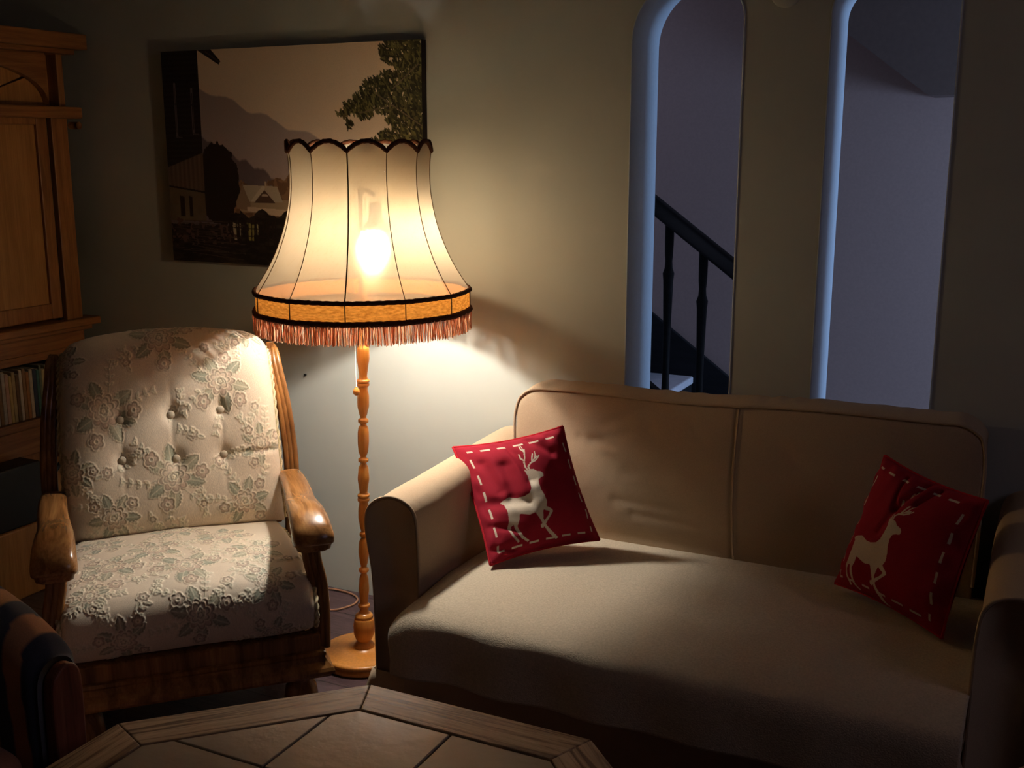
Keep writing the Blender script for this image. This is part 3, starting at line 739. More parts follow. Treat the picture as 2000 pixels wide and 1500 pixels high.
    add(box('rail', X - 0.05, X - 0.005, Y0, Y1 - 0.02, 0.765, 0.794, M_oakcab_h))
    # open shelf for books, lower doors
    add(box('shelf', B, X - 0.005, Y0, Y1 - 0.03, 0.535, 0.565, M_oakcab_h))
    add(box('back_panel', B, B + 0.015, Y0, Y1 - 0.03, 0.10, 0.80, M_oakcab))
    add(box('post', X - 0.05, X, 2.755, 2.80, 0.10, 0.766, M_oakcab))
    add(box('rail', X - 0.04, X - 0.01, Y0, 2.755, 0.44, 0.534, M_oakcab_h))
    # lower front: quarter-round boards under a dark arch
    bm = bmesh.new()
    for k, (t0, t1) in enumerate([(0.02, 0.78), (0.80, 1.56)]):
        pts = [(2.745 - 0.03 * math.cos(t0), 0.22 + 0.02 * math.sin(t0))] + [(2.75 - 0.15 * math.cos(t), 0.225 + 0.18 * math.sin(t)) for t in np.linspace(t0, t1, 8)] + [(2.745 - 0.03 * math.cos(t1), 0.22 + 0.02 * math.sin(t1))]
        prism(bm, pts, 0, X - 0.03, X - 0.012)
    add(from_bm('radial_board', bm, M_panel, None, False, 0.002))
    add(box('lower_panel', X - 0.045, X - 0.031, 1.3, 2.755, 0.06, 0.44, M_oakcab))
    for z0, z1, y0, y1 in [(0.165, 0.205, 2.32, 2.585), (0.10, 0.20, 2.625, 2.75), (0.00, 0.07, 2.2, 2.80)]:
        add(box('drawer_front', X - 0.03, X + 0.0, y0, y1, z0, z1, M_panel, None, 0.006))
    o = lathe('knob', [(0.004, 0), (0.012, 0.006), (0.013, 0.012), (0.006, 0.018)], M_oakcab_h, None, 16); o.rotation_euler = (0, PI / 2, 0); o.location = (X, 2.49, 0.135); add(o)
    add(box('plinth', B, X - 0.02, Y0, Y1 - 0.03, 0, 0.06, M_gap, None))
    # iron arch standing before the lower front
    it = thing('iron_stand', 'black arched metal stand behind the left arm of the armchair', 'stand', (X + 0.045, 2.60, 0))
    pts = catmull([(0, -0.012, 0.0), (0, -0.012, 0.10), (0, -0.005, 0.20), (0, 0.012, 0.30), (0, 0.05, 0.365), (0, 0.10, 0.405), (0, 0.14, 0.42), (0, 0.16, 0.423)], 40)
    tube('arched_bar', pts, 0.009, M_iron, it, 10)
    tube('leg', [(0, 0.16, 0.425), (0, 0.16, 0.2), (0, 0.16, 0.0)], 0.007, M_iron, it, 10)
    rt = box('radio', -0.05, 0.05, -0.16, 0.045, 0, 0.21, plain('black_plastic', (0.01, 0.01, 0.011), 0.45, 0.4), None, 0.006)
    rt.location = (X + 0.065, 2.50, 0.245); tag(rt, 'black box standing in front of the cabinet below the books at the left edge', 'box')
    rt.name = 'black_box'
    s = box('side_stool', -0.055, 0.055, -0.17, 0.06, 0, 0.245, M_panel, None, 0.006); s.location = (X + 0.07, 2.50, 0)
    s.name = 'wooden_crate'; tag(s, 'low brown wooden crate under the black box at the left edge', 'crate')
    # books
    cols = [('cream', (.50, .42, .30)), ('pale grey', (.42, .38, .33)), ('brown', (.22, .13, .07)), ('grey', (.40, .35, .30)), ('pink and cream', (.48, .30, .22)), ('yellow ochre', (.50, .36, .14)), ('tan', (.42, .31, .15)), ('dark brown', (.15, .09, .05)),
            ('white', (.55, .47, .36)), ('mid brown', (.26, .15, .07)), ('rust', (.35, .16, .06)), ('beige', (.46, .38, .28)), ('dark navy', (.05, .06, .09)), ('teal', (.07, .17, .15)), ('slate green', (.16, .19, .13)), ('cream yellow', (.48, .39, .20)), ('pale olive', (.42, .37, .19)), ('olive yellow', (.40, .32, .16))]
    y = 2.735; r = random.Random(3); k = 0
    names = list(reversed(cols)) + cols[3:9]
    seen = {}
    ordn = ['nearest the corner', 'second from the corner', 'third from the corner', 'fourth from the corner', 'fifth from the corner', 'sixth from the corner', 'seventh from the corner', 'eighth from the corner', 'ninth from the corner', 'tenth from the corner', 'eleventh from the corner', 'twelfth from the corner', 'thirteenth from the corner', 'fourteenth from the corner', 'fifteenth from the corner', 'sixteenth from the corner', 'seventeenth from the corner', 'eighteenth from the corner']
    while y > 2.475 and k < len(ordn):
        w = 0.0105 + 0.006 * r.random(); h = 0.165 + 0.02 * r.random(); nm, c = names[k]
        b = thing('book', '%s-spined book on the cabinet shelf, %s' % (nm, ordn[k]), 'book', (X - 0.02, y - w / 2, 0.565), 0, 'books upright on the cabinet shelf')
        bm = bmesh.new(); bx(bm, -0.12, 0, -w / 2 + 0.0004, w / 2 - 0.0004, 0, h); 
        from_bm('cover', bm, plain('book_' + nm.replace(' ', '_'), c, 0.7, 0.3, 60, 0.15), b, False, 0.0025)
        bm = bmesh.new(); bx(bm, -0.115, -0.004, -w / 2 + 0.0015, w / 2 - 0.0015, h - 0.002, h + 0.0012)
        from_bm('pages', bm, plain('paper', (.5, .45, .36), .8, .2), b)
        y -= w; k += 1
cabinet()

# ------------------------------------------------------------------ floral pattern shared by the armchair cushions
def floral(NX, NY, step, bouquets, smalls, seed=1):
    """returns height (m) and colour rasters; coordinates in metres"""
    x = np.arange(NX) * step; y = np.arange(NY) * step
    X, Y = np.meshgrid(x, y, indexing='ij')
    Hh = np.zeros((NX, NY)); C = np.zeros((NX, NY, 3))
    base = np.array([0.74, 0.62, 0.47])
    C[:] = base * (1 + 0.10 * (vnoise(X * 30, Y * 6, seed, 3) - 0.5))[..., None]
    line = np.array([0.90, 0.80, 0.60]); sage = np.array([0.29, 0.32, 0.23]); pink = np.array([0.60, 0.45, 0.34]); dark = np.array([0.20, 0.165, 0.105]); grn = np.array([0.40, 0.39, 0.27])
    r = np.random.default_rng(seed)
    def win(cx, cy, R):
        i0, i1 = max(int((cx - R) / step), 0), min(int((cx + R) / step) + 2, NX); j0, j1 = max(int((cy - R) / step), 0), min(int((cy + R) / step) + 2, NY)
        return (slice(i0, i1), slice(j0, j1)) if i1 > i0 and j1 > j0 else None
    def apply(w, sd, fill, fh=0.0012, lw=0.0017, lh=0.0017):
        """sd: signed distance, negative inside"""
        ins = 1 / (1 + np.exp(sd / 0.0008)); ln = np.exp(-(sd / lw) ** 2); gr = np.exp(-((sd + 0.0036) / 0.0020) ** 2)
        C[w] = C[w] * (1 - 0.85 * ins[..., None]) + fill * 0.85 * ins[..., None]
        C[w] = C[w] * (1 - 0.75 * (gr * ins)[..., None]) + dark * 0.75 * (gr * ins)[..., None]
        C[w] = C[w] * (1 - 0.62 * ln[..., None]) + line * 0.62 * ln[..., None]
        Hh[w] = Hh[w] * (1 - ins) + 0.6 * fh * ins + 0.62 * lh * ln - 0.0005 * gr
    def rosette(cx, cy, R, n, ph, fill, cen=True):
        w = win(cx, cy, R * 1.3)
        if w is None: return
        dx, dy = X[w] - cx, Y[w] - cy; d = np.hypot(dx, dy); t = np.arctan2(dy, dx) + ph
        rr = R * (0.68 + 0.32 * np.abs(np.cos(n * t / 2)) ** 0.7)
        apply(w, d - rr, fill)
        if cen: apply(w, d - R * 0.26, line * 0.9)
        sp = np.abs(np.sin(n * t / 2)) * d
        k = (np.exp(-(sp / 0.0012) ** 2) * (d < rr * 0.85) * (d > R * .3)) * 0.5
        C[w] = C[w] * (1 - k[..., None]) + dark * k[..., None]
    def leaf(cx, cy, L, W, a, fill, serr=0.0):
        w = win(cx, cy, L * 0.75 + 0.005)
        if w is None: return
        dx, dy = X[w] - cx, Y[w] - cy; p = dx * math.cos(a) + dy * math.sin(a); q = -dx * math.sin(a) + dy * math.cos(a)
        s = np.clip(p / (L / 2), -1.2, 1.2)
        hw = W / 2 * np.clip(1 - s * s, 0, 1) ** 0.8 * (1 + serr * np.abs(np.sin(p * 330)))
        sd = np.maximum(np.abs(q) - hw, (np.abs(p) - L / 2))
        apply(w, sd, fill)
        mid = np.exp(-(q / 0.0011) ** 2) * (np.abs(s) < 0.85) * 0.7
        C[w] = C[w] * (1 - mid[..., None]) + line * mid[..., None]; Hh[w] += 0.0006 * mid
    def stem(p, q):
        c = ((p[0] + q[0]) / 2, (p[1] + q[1]) / 2); w = win(c[0], c[1], math.dist(p, q) / 2 + 0.006)
        if w is None: return
        d = seg_dist(X[w], Y[w], p, q); k = np.exp(-(d / 0.0012) ** 2)
        C[w] = C[w] * (1 - 0.7 * k[..., None]) + grn * 0.7 * k[..., None]; Hh[w] += 0.0007 * k
    def sprig(cx, cy, a, L, n=4):
        p = (cx, cy)
        for k in range(n):
            q = (p[0] + L / n * math.cos(a), p[1] + L / n * math.sin(a)); stem(p, q)
            for s in (-1, 1):
                leaf(q[0] + 0.006 * math.cos(a + s * 1.1), q[1] + 0.006 * math.sin(a + s * 1.1), 0.014, 0.0065, a + s * 0.8, grn)
            a += r.normal(0, 0.18); p = q
        leaf(p[0], p[1], 0.014, 0.007, a, grn)
    for (cx, cy, S, a0) in bouquets:
        for k in range(4): sprig(cx + S * 0.45 * math.cos(a0 + k * 1.05), cy + S * 0.45 * math.sin(a0 + k * 1.05), a0 + k * 1.05 + 0.2, S * 0.85, 4)
        for k in range(6):
            a = a0 + 0.5 + k * PI / 3 + r.normal(0, 0.15); leaf(cx + S * 0.52 * math.cos(a), cy + S * 0.52 * math.sin(a), S * 0.62, S * 0.27, a, sage if k % 2 else grn, 0.35)
        for k in range(3):
            a = a0 + k * 2.1 + r.normal(0, 0.2); rosette(cx + S * 0.72 * math.cos(a), cy + S * 0.72 * math.sin(a), S * 0.21, 5, a, pink)
        rosette(cx, cy, S * 0.42, 9, a0, pink, False); rosette(cx - S * .03, cy + S * .04, S * 0.30, 7, a0 + 0.4, base * 1.05, False)
        leaf(cx, cy + S * .02, S * 0.34, S * 0.20, a0 + 1.4, sage, 0.2); rosette(cx - S * .02, cy, S * 0.12, 5, a0, line)
    for (cx, cy, S, a0) in smalls:
        rosette(cx, cy, S, 6, a0, pink)
        sprig(cx + S, cy, a0, S * 3.2, 3); leaf(cx - S * 1.4 * math.cos(a0), cy - S * 1.4 * math.sin(a0), S * 1.3, S * 0.55, a0, grn)
    return Hh, C

def sample(R, a, b):
    """bilinear sampling by index arrays"""
    n, m = R.shape[:2]; a = np.clip(a, 0, n - 1.001); b = np.clip(b, 0, m - 1.001); i = a.astype(int); j = b.astype(int); fa = a - i; fb = b - j
    if R.ndim == 3: fa = fa[..., None]; fb = fb[..., None]
    return R[i, j] * (1 - fa) * (1 - fb) + R[i + 1, j] * fa * (1 - fb) + R[i, j + 1] * (1 - fa) * fb + R[i + 1, j + 1] * fa * fb
def displace(P, h):
    du = np.gradient(P, axis=0); dv = np.gradient(P, axis=1); n = np.cross(du, dv); n /= np.linalg.norm(n, axis=-1, keepdims=True) + 1e-12
    return P + n * h[..., None], n

# ------------------------------------------------------------------ armchair
def armchair():
    root = thing('armchair', 'carved wooden armchair with pale floral jacquard cushions in the left corner', 'armchair', (-2.03, 2.12, 0), math.atan2(0.719, 0.695))
    # local: x right (seen from the front), y away from the viewer, z up
    st = 0.0016
    # --- back cushion, front sheet and back sheet
    NX, NY = 370, 400
    bq = [(0.285, 0.535, 0.105, 0.3), (0.44, 0.40, 0.10, 1.4), (0.125, 0.345, 0.105, 0.2), (0.295, 0.17, 0.105, 2.2), (0.485, 0.085, 0.085, 0.8), (0.13, 0.075, 0.085, 2.6), (0.03, 0.20, 0.075, 2.0), (0.54, 0.235, 0.07, 0.1), (0.03, 0.50, 0.07, 1.2), (0.52, 0.56, 0.07, 2.0), (0.29, -.02, .06, 1), (0.40, .62, .06, 0)]
    sm = [(0.40, 0.50, 0.016, 0.3), (0.305, 0.335, 0.014, 1.2), (0.355, 0.275, 0.016, 2.8), (0.12, 0.195, 0.017, 0.4), (0.19, 0.47, 0.014, 2.0), (0.42, 0.20, 0.017, 0.6), (0.21, 0.24, 0.013, 3.4), (0.37, 0.09, 0.013, 1.9), (0.23, 0.06, 0.012, 5), (0.53, 0.33, 0.013, 4)]
    Hh, C = floral(NX, NY, st, bq, sm, 4)
    u, v = np.meshgrid(np.linspace(-1, 1, 360), np.linspace(0, 1, 370), indexing='ij')
    def spine(v_):     # (y,z) of the mid surface going up and curling backwards at the top
        return catmull([(0.215, 0.425, 0), (0.235, 0.55, 0), (0.258, 0.68, 0), (0.29, 0.81, 0), (0.325, 0.895, 0), (0.375, 0.930, 0)], v_.shape[0] if hasattr(v_, 'shape') else v_)
    S = spine(370)
    hw = np.interp(np.linspace(0, 1, 370), [0, 0.5, 0.88, 1], [0.298, 0.293, 0.283, 0.274])
    Xc = u * hw[None, :] + 0.004 * (vnoise(u * 3 + 9, v * 7, 8, 2) - 0.5)
    puff = np.clip(1 - np.abs(u) ** 7, 0, 1) ** 0.5 * np.clip(1 - np.abs(2 * v - 1) ** 10, 0, 1) ** 0.5
    T = 0.062 * puff
    arch = 0.030 * (1 - u * u) * np.clip((v - 0.5) * 2, 0, 1)
    # button dimples and pleats
    btn = [(-0.46, 0.505), (0.0, 0.51), (0.46, 0.515), (-0.46, 0.345), (0.02, 0.335), (0.46, 0.335)]
    for (bu, bv) in btn:
        d2 = ((u - bu) * 0.29) ** 2 + ((v - bv) * 0.57) ** 2
        T = T - 0.012 * np.exp(-d2 / 0.020 ** 2) - 0.007 * np.exp(-d2 / 0.06 ** 2)
        T = T - 0.0015 * np.exp(-((u - bu) * 0.29 / 0.007) ** 2) * np.exp(-((v - bv + 0.07) * 0.57 / 0.04) ** 2)
    for bu in (-0.46, 0.0, 0.46):
        T = T - 0.0018 * np.exp(-((u - bu) * 0.29 / 0.008) ** 2) * np.exp(-((v - 0.56) * 0.57 / 0.04) ** 2)
    T = T - 0.010 * np.exp(-((v - 0.335) * 0.57 / 0.008) ** 2) * np.clip(u - 0.3, 0, 1)
    T = T + 0.006 * (vnoise(u * 2.5 + 4, v * 3, 77, 2) - 0.5) * puff
    ty = np.gradient(S[:, 0]); tz = np.gradient(S[:, 1]); ln = np.hypot(ty, tz); ny, nz = -tz / ln, ty / ln
    Yc = S[:, 0][None, :] + ny[None, :] * T; Zc = S[:, 1][None, :] + nz[None, :] * T + arch - 0.012 * (u * u) * (1 - v) * 0
    P = np.stack([Xc, Yc, Zc], -1)
    a = (u * hw[None, :] + 0.30) / st; b = (v * 0.62 + 0.01) / st
    h = sample(Hh, a, b); cc = sample(C, a, b)
    P2, _ = displace(P, h * (puff > 0.1))
    # orientation check: outward should be -y
    Tb = 0.035 * puff
    Pb = np.stack([Xc, S[:, 0][None, :] - ny[None, :] * Tb, S[:, 1][None, :] - nz[None, :] * Tb + arch], -1)[::4, ::4]
    du = np.gradient(P, axis=0); dv = np.gradient(P, axis=1)
    nrm = np.cross(du, dv)[180, 180]
    if nrm[1] > 0: P2, _ = displace(P, -h * (puff > 0.1))
    fc = grid('back_cushion', P2, M_jacq, root, colors=cc)
    bk = grid('cushion_rear', Pb, M_jacq, fc, colors=np.broadcast_to(np.array([0.5, 0.42, 0.3]), Pb.shape).copy())
    for (bu, bv) in btn:
        i, j = int((bu + 1) / 2 * 359), int(bv * 369); p = P[i, j]
        bm = bmesh.new(); bmesh.ops.create_uvsphere(bm, u_segments=16, v_segments=10, radius=0.0115)
        for v_ in bm.verts: v_.co.y *= 0.55; v_.co += Vector((p[0], p[1] - 0.004, p[2]))
        from_bm('button', bm, M_button, fc, True)
    cordm = vcol_mat('cushion_cord', 0.8, 0.2, 400)
    def rope(name, path, R, par):
        P_ = catmull(path, 260); G = []
        base = tube_pts(P_, 1.0, 12); ctr = P_[:, None, :]
        d = base - ctr; k = np.arange(260)[:, None]; a_ = np.linspace(0, 2 * PI, 12, endpoint=False)[None, :]
        rad = R * (1 + 0.28 * np.cos(2 * a_ + k * 0.55)); G = ctr + d * rad[..., None]
        c_ = np.where((np.cos(2 * a_ + k * 0.55) > 0)[..., None], np.array([0.72, 0.62, 0.40]), np.array([0.46, 0.40, 0.24]))
        return grid(name, G, cordm, par, False, True, colors=c_, caps=True)
    for s in (-1, 1):
        i = 359 if s > 0 else 0
        path = [(P[i, j][0] + s * 0.002, P[i, j][1] + 0.002, P[i, j][2]) for j in range(4, 369, 26)]
        rope('cord', path, 0.0055, fc)
    # --- seat cushion
    st2 = 0.0016; NX2, NY2 = 390, 480
    bq2 = [(0.31, 0.31, 0.10, 0.6), (0.13, 0.36, 0.09, 2.0), (0.49, 0.36, 0.09, 1.0), (0.24, 0.44, 0.09, 0.1), (0.42, 0.50, 0.09, 2.2), (0.10, 0.54, 0.08, 0.9), (0.50, 0.20, 0.08, 0.3), (0.08, 0.23, 0.06, 2.9), (0.30, 0.60, 0.09, 1.5), (0.33, 0.14, 0.09, 0.2), (0.15, 0.10, 0.08, 1), (0.5, 0.06, 0.07, 0)]
    sm2 = [(0.14, 0.265, 0.022, 0.3), (0.445, 0.285, 0.020, 2.6), (0.20, 0.20, 0.016, 1.0), (0.40, 0.22, 0.016, 4.0), (0.56, 0.30, 0.015, 0.5), (0.34, 0.39, 0.014, 2.2), (0.05, 0.31, 0.014, 1.2)]
    H2, C2 = floral(NX2, NY2, st2, bq2, sm2, 9)
    sec = catmull([(-0.235, 0.272, 0), (-0.270, 0.292, 0), (-0.290, 0.335, 0), (-0.286, 0.378, 0), (-0.262, 0.412, 0), (-0.215, 0.432, 0), (-0.10, 0.447, 0), (0.05, 0.446, 0), (0.17, 0.436, 0), (0.235, 0.425, 0), (0.25, 0.40, 0), (0.25, 0.33, 0)], 600)
    d_ = np.r_[0, np.cumsum(np.hypot(*np.diff(sec[:, :2], axis=0).T))]; L = d_[-1]
    q = np.linspace(0, L, 440); sy = np.interp(q, d_, sec[:, 0]); sz = np.interp(q, d_, sec[:, 1])
    u, v = np.meshgrid(np.linspace(-1, 1, 380), np.linspace(0, 1, 440), indexing='ij')
    k = np.clip(1 - np.abs(u) ** 9, 0, 1) ** 0.5
    yc, zc = 0.0, 0.345
    wid = np.interp(sy, [-0.3, -0.2, 0.1, 0.25], [0.302, 0.306, 0.296, 0.290])
    k2 = np.clip(1 - np.abs(u) ** 22, 0, 1) ** 0.5; Yc = yc + (sy[None, :] - yc) * (0.94 + 0.06 * k2); Zc = 0.30 + (sz[None, :] - 0.30) * (0.62 + 0.38 * k2)
    crown = 0.012 * np.clip(1 - u * u, 0, 1) * np.clip((sz[None, :] - 0.38) / 0.06, 0, 1)
    Zc = Zc + crown + 0.006 * (vnoise(u * 2.2 + 3, v * 4, 15, 2) - 0.5) * k
    P = np.stack([u * wid[None, :], Yc, Zc], -1)
    a = (u * 0.30 + 0.31) / st2; b = (q[None, :] + 0.0 * u) / st2 + 8
    h = sample(H2, a, b) * (k > 0.3); cc = sample(C2, a, b)
    _, n_ = displace(P, h); sgn = 1 if n_[190, 250][2] > 0 else -1
    P2, _ = displace(P, h * sgn * 1.35)
    se = grid('seat_cushion', P2, M_jacq, root, colors=cc)
    for s in (-1, 1):
        i = 378 if s > 0 else 1
        path = [tuple(P[i, j] + np.array([s * 0.004, -0.002, 0])) for j in range(2, 400, 24)]
        rope('cord', path, 0.0058, se)
    box('cushion_base', -0.285, 0.285, -0.235, 0.245, 0.272, 0.33, M_button, se, 0.01)
    # --- frame
    bm = bmesh.new()
    bx(bm, -0.315, 0.315, -0.268, 0.30, 0.215, 0.272)
    from_bm('seat_rail', bm, M_chairwood, root, False, 0.006)
    # moulded plinth: profile swept round a rectangle
    prof = [(0.0, 0.228), (0.006, 0.226), (0.008, 0.218), (0.004, 0.212), (0.010, 0.200), (0.022, 0.186), (0.026, 0.178), (0.026, 0.170), (0.018, 0.166), (0.016, 0.160), (0.0, 0.158)]
    G = []
    for o_, z in prof:
        x = 0.318 + o_; y0, y1 = -0.272 - o_, 0.305 + o_; G.append([(-x, y0, z), (0, y0, z), (x, y0, z), (x, 0, z), (x, y1, z), (-x, y1, z), (-x, 0, z)])
    grid('plinth', np.array(G), M_chairwood, root, False, True, caps=True, smooth=False)
    for sx in (-1, 1):
        for yy in (-0.225, 0.26):
            lathe('foot', [(0.028, 0.0), (0.034, 0.012), (0.041, 0.05), (0.045, 0.085), (0.040, 0.118), (0.030, 0.135), (0.036, 0.145), (0.040, 0.160)], M_chairwood, root, 24, (sx * 0.265, yy, 0))
    for s in (-1, 1):
        # armrest: broad sweep, widening and drooping at the front
        ctr = catmull([(s * 0.322, 0.235, 0.556), (s * 0.322, 0.16, 0.560), (s * 0.318, 0.06, 0.560), (s * 0.310, -0.04, 0.560), (s * 0.304, -0.13, 0.570), (s * 0.302, -0.20, 0.572), (s * 0.302, -0.250, 0.560), (s * 0.302, -0.282, 0.540), (s * 0.302, -0.290, 0.520)], 46)
        W = np.interp(np.linspace(0, 1, 46), [0, 0.2, 0.45, 0.7, 0.9, 0.97, 1], [0.034, 0.037, 0.041, 0.049, 0.053, 0.051, 0.044])
        Hq = np.interp(np.linspace(0, 1, 46), [0, 0.3, 0.6, 0.85, 0.95, 1], [0.016, 0.019, 0.028, 0.037, 0.033, 0.024])
        tg = np.gradient(ctr, axis=0); tg /= np.linalg.norm(tg, axis=1)[:, None]
        secs = []
        for i in range(46):
            r_ = np.array([1.0, 0, 0]); r_ -= tg[i] * (r_ @ tg[i]); r_ /= np.linalg.norm(r_); up = np.cross(r_, tg[i]); up = up if up[2] > -0.5 else -up
            if i > 0 and up @ secs[-1][2] < 0: up = -up
            secs.append((ctr[i], r_, up, W[i], Hq[i], 3.0))
        l = secs[-1]; tgl = tg[-1]
        secs.append((l[0] + tgl * 0.010, l[1], l[2], l[3] * 0.93, l[4] * 0.85, 2.6)); secs.append((l[0] + tgl * 0.015, l[1], l[2], l[3] * 0.6, l[4] * 0.5, 2.3))
        loft('armrest', secs, M_armwood, root, 32)
        # front post below the arm, grooved, bowing outward to the plinth
        paths = []
        for dx in (-0.014, 0.0, 0.014):
            paths.append(catmull([(s * 0.300 + dx, -0.232, 0.54), (s * 0.305 + dx, -0.232, 0.47), (s * 0.318 + dx, -0.235, 0.40), (s * 0.322 + dx, -0.238, 0.32), (s * 0.320 + dx, -0.238, 0.22)], 24))
        multi_lathe_tubes('front_post', paths, 0.0105, M_chairwood, root)
        # carved scrolls between arm and seat
        for (yy, zz_, R, w_) in [(-0.10, 0.505, 0.036, 0.008), (-0.17, 0.50, 0.040, 0.007)]:
            ring = [(s * 0.312, yy + R * 0.75 * math.cos(t), zz_ + R * math.sin(t)) for t in np.linspace(0, 2 * PI, 36, endpoint=False)]
            tube('scroll', ring, w_, M_chairwood, root, 10, True)
        tube('scroll', catmull([(s * 0.312, -0.21, 0.56), (s * 0.312, -0.185, 0.50), (s * 0.314, -0.13, 0.44), (s * 0.316, -0.03, 0.41), (s * 0.316, 0.1, 0.42), (s * 0.316, 0.2, 0.47)], 30), 0.008, M_chairwood, root, 10)
        box('side_rail', s * 0.318 - 0.012, s * 0.318 + 0.012, -0.22, 0.27, 0.24, 0.35, M_chairwood, root, 0.005)
        # rear post, three reeds, curving up behind the cushion
        paths = []
        for dx in (-0.0125, 0.0, 0.0125):
            pth = catmull([(s * (0.325) + dx, 0.285, 0.22), (s * 0.330 + dx, 0.26, 0.45), (s * 0.332 + dx, 0.262, 0.60), (s * 0.322 + dx, 0.29, 0.75), (s * 0.306 + dx, 0.325, 0.86), (s * 0.303 + dx * 0.8, 0.35, 0.905), (s * 0.300 + dx * 0.3, 0.375, 0.925)], 40)
            paths.append(pth)
        multi_lathe_tubes('rear_post', paths, 0.0095, M_chairwood, root)
    bm = bmesh.new(); bx(bm, -0.29, 0.29, 0.33, 0.355, 0.78, 0.88); bx(bm, -0.30, 0.30, 0.27, 0.295, 0.40, 0.47)
    for k_ in range(5): bx(bm, -0.21 + k_ * 0.1, -0.19 + k_ * 0.1, 0.285, 0.345, 0.45, 0.80)
    from_bm('back_frame', bm, M_chairwood, root, False, 0.004)
armchair()

# ------------------------------------------------------------------ sofa
def sofa():
    X0, X1 = -1.530, 0.090
    root = thing('sofa', 'tan fabric two-seat sofa with rolled arms against the arched wall', 'sofa', (-0.72, 2.55, 0))
    off = Matrix.Translation((0.72, -2.55, 0))
    def add(o, par=None):
        if par is None: o.parent = root; o.matrix_parent_inverse = off
        else: o.parent = par
        return o
    YF, YB = 2.25, 2.945
    half = [(-0.062, 0.045), (-0.062, 0.20), (-0.063, 0.33), (-0.068, 0.43), (-0.079, 0.50), (-0.085, 0.55), (-0.079, 0.592), (-0.052, 0.622), (-0.008, 0.636), (0.036, 0.626), (0.060, 0.597), (0.067, 0.55), (0.070, 0.48), (0.070, 0.40), (0.070, 0.20), (0.070, 0.045)]
    for side in (-1, 1):
        cx = -1.447 if side < 0 else -0.008
        sec = catmull([((x if side < 0 else -x) + cx, 0, z) for x, z in half], 64)
        ys = [YF + 0.012] + list(np.linspace(YF + 0.03, YB, 40))
        G = []
        for i, y in enumerate(ys):
            s = sec.copy(); s[:, 1] = y
            sag = 0.010 * (vnoise(np.full(64, y * 5), np.arange(64) / 9.0, 33 + side, 3) - 0.5); s[:, 2] += (sag + 0.028 * (y - YF) / 0.7) * (s[:, 2] > 0.3) * (i > 1)
            s[:, 0] += 0.006 * (vnoise(np.full(64, y * 4), np.arange(64) / 12.0, 63 + side, 3) - 0.5) * (i > 1)
            G.append(s)
        first = sec.copy(); first[:, 1] = YF; c = np.array([cx, 0, 0.35]); f2 = first.copy(); f2[:, 0] = cx + (first[:, 0] - cx) * 0.97; f2[:, 2] = 0.30 + (first[:, 2] - 0.30) * 0.988
        G = [f2] + G
        arm = add(grid('armrest', np.array(G), M_sofa, None, False, False, caps=True))
        e = sec[2:-2].copy(); e[:, 1] = YF + 0.004; e[:, 0] = cx + (e[:, 0] - cx) * 1.005
        p = tube('piping', e, 0.0045, M_sofa_pipe, None, 8); p.parent = arm
        # skirt with a corner pleat
        fl = []
        for t in np.linspace(0, 1, 40):
            pass
        xo = cx - 0.064 * 1 if side < 0 else cx - 0.072
        xi = cx + 0.072 if side < 0 else cx + 0.064
        path = [(xi, YF - 0.0), (xo, YF - 0.0), (xo, YB)] if side < 0 else [(xo, YF), (xi, YF), (xi, YB)]
        pts = []
        for a_, b_ in zip(path[:-1], path[1:]):
            for t in np.linspace(0, 1, 24, endpoint=False): pts.append((a_[0] + (b_[0] - a_[0]) * t, a_[1] + (b_[1] - a_[1]) * t))
        pts.append(path[-1]); pts = np.array(pts); G = []
        for h_ in np.linspace(0, 1, 6):
            row = []
            for i, (x, y) in enumerate(pts):
                dx = -1 if side < 0 else 1; fr = 0.026 * h_ + 0.005
                cr = (1 if abs(i - 24) < 3 else 0) * 0.012 * h_ + 0.003 * math.sin(i * 1.1) * h_
                ox = dx * (fr + cr) * (1 if i >= 24 else (i / 24.0 if side < 0 else i / 24.0)); oy = -(fr + cr) * (1 if i <= 24 else 0)
                row.append((x + ox, y + oy, 0.16 - 0.152 * h_))
            G.append(row)
        sk = grid('skirt', np.array(G), M_sofa, None); sk.parent = arm
        m = sk.modifiers.new('solid', 'SOLIDIFY'); m.thickness = 0.004
    # base / frame front and back
    add(box('seat_base', -1.375, -0.080, 2.20, YB, 0.10, 0.275, M_sofa, None, 0.02))
    add(box('back_frame', -1.36, -0.12, 2.90, YB + 0.005, 0.28, 0.78, M_sofa, None, 0.03))
    add(box('front_skirt', -1.375, -0.080, 2.165, 2.20, 0.012, 0.275, M_sofa, None, 0.006))
    # seat cushion
    secs = []
    n = 40
    for i in range(n):
        t = i / (n - 1); x = -1.366 + t * (1.284); e = min(t, 1 - t) * 1.284; k = min(1, e / 0.035); k = math.sqrt(max(0, 1 - (1 - k) ** 2))
        secs.append(((x, 2.475, 0.335), (0, 1, 0), (0, 0, 1), 0.325 - 0.03 * (1 - k), 0.058 * (0.35 + 0.65 * k), 6))
    seat = add(loft('seat_cushion', secs, M_sofa, None, 48))
    # back cushion: boxed, rounded upper corners, centre seam, wrinkles
    xa, xb = -1.372, -0.112; ztop = 0.832; rc = 0.075
    nx, nv = 260, 150
    xs = xa + (xb - xa) * np.linspace(0, 1, nx)
    # section parameter: bottom front -> up -> top front edge -> gusset -> back
    secp = [(2.800, 0.395), (2.792, 0.48), (2.790, 0.60), (2.792, 0.70), (2.797, 0.78), (2.802, 0.812), (2.809, 0.8245), (2.835, 0.831), (2.87, 0.832), (2.91, 0.827), (2.94, 0.815), (2.947, 0.78), (2.947, 0.60), (2.947, 0.41)]
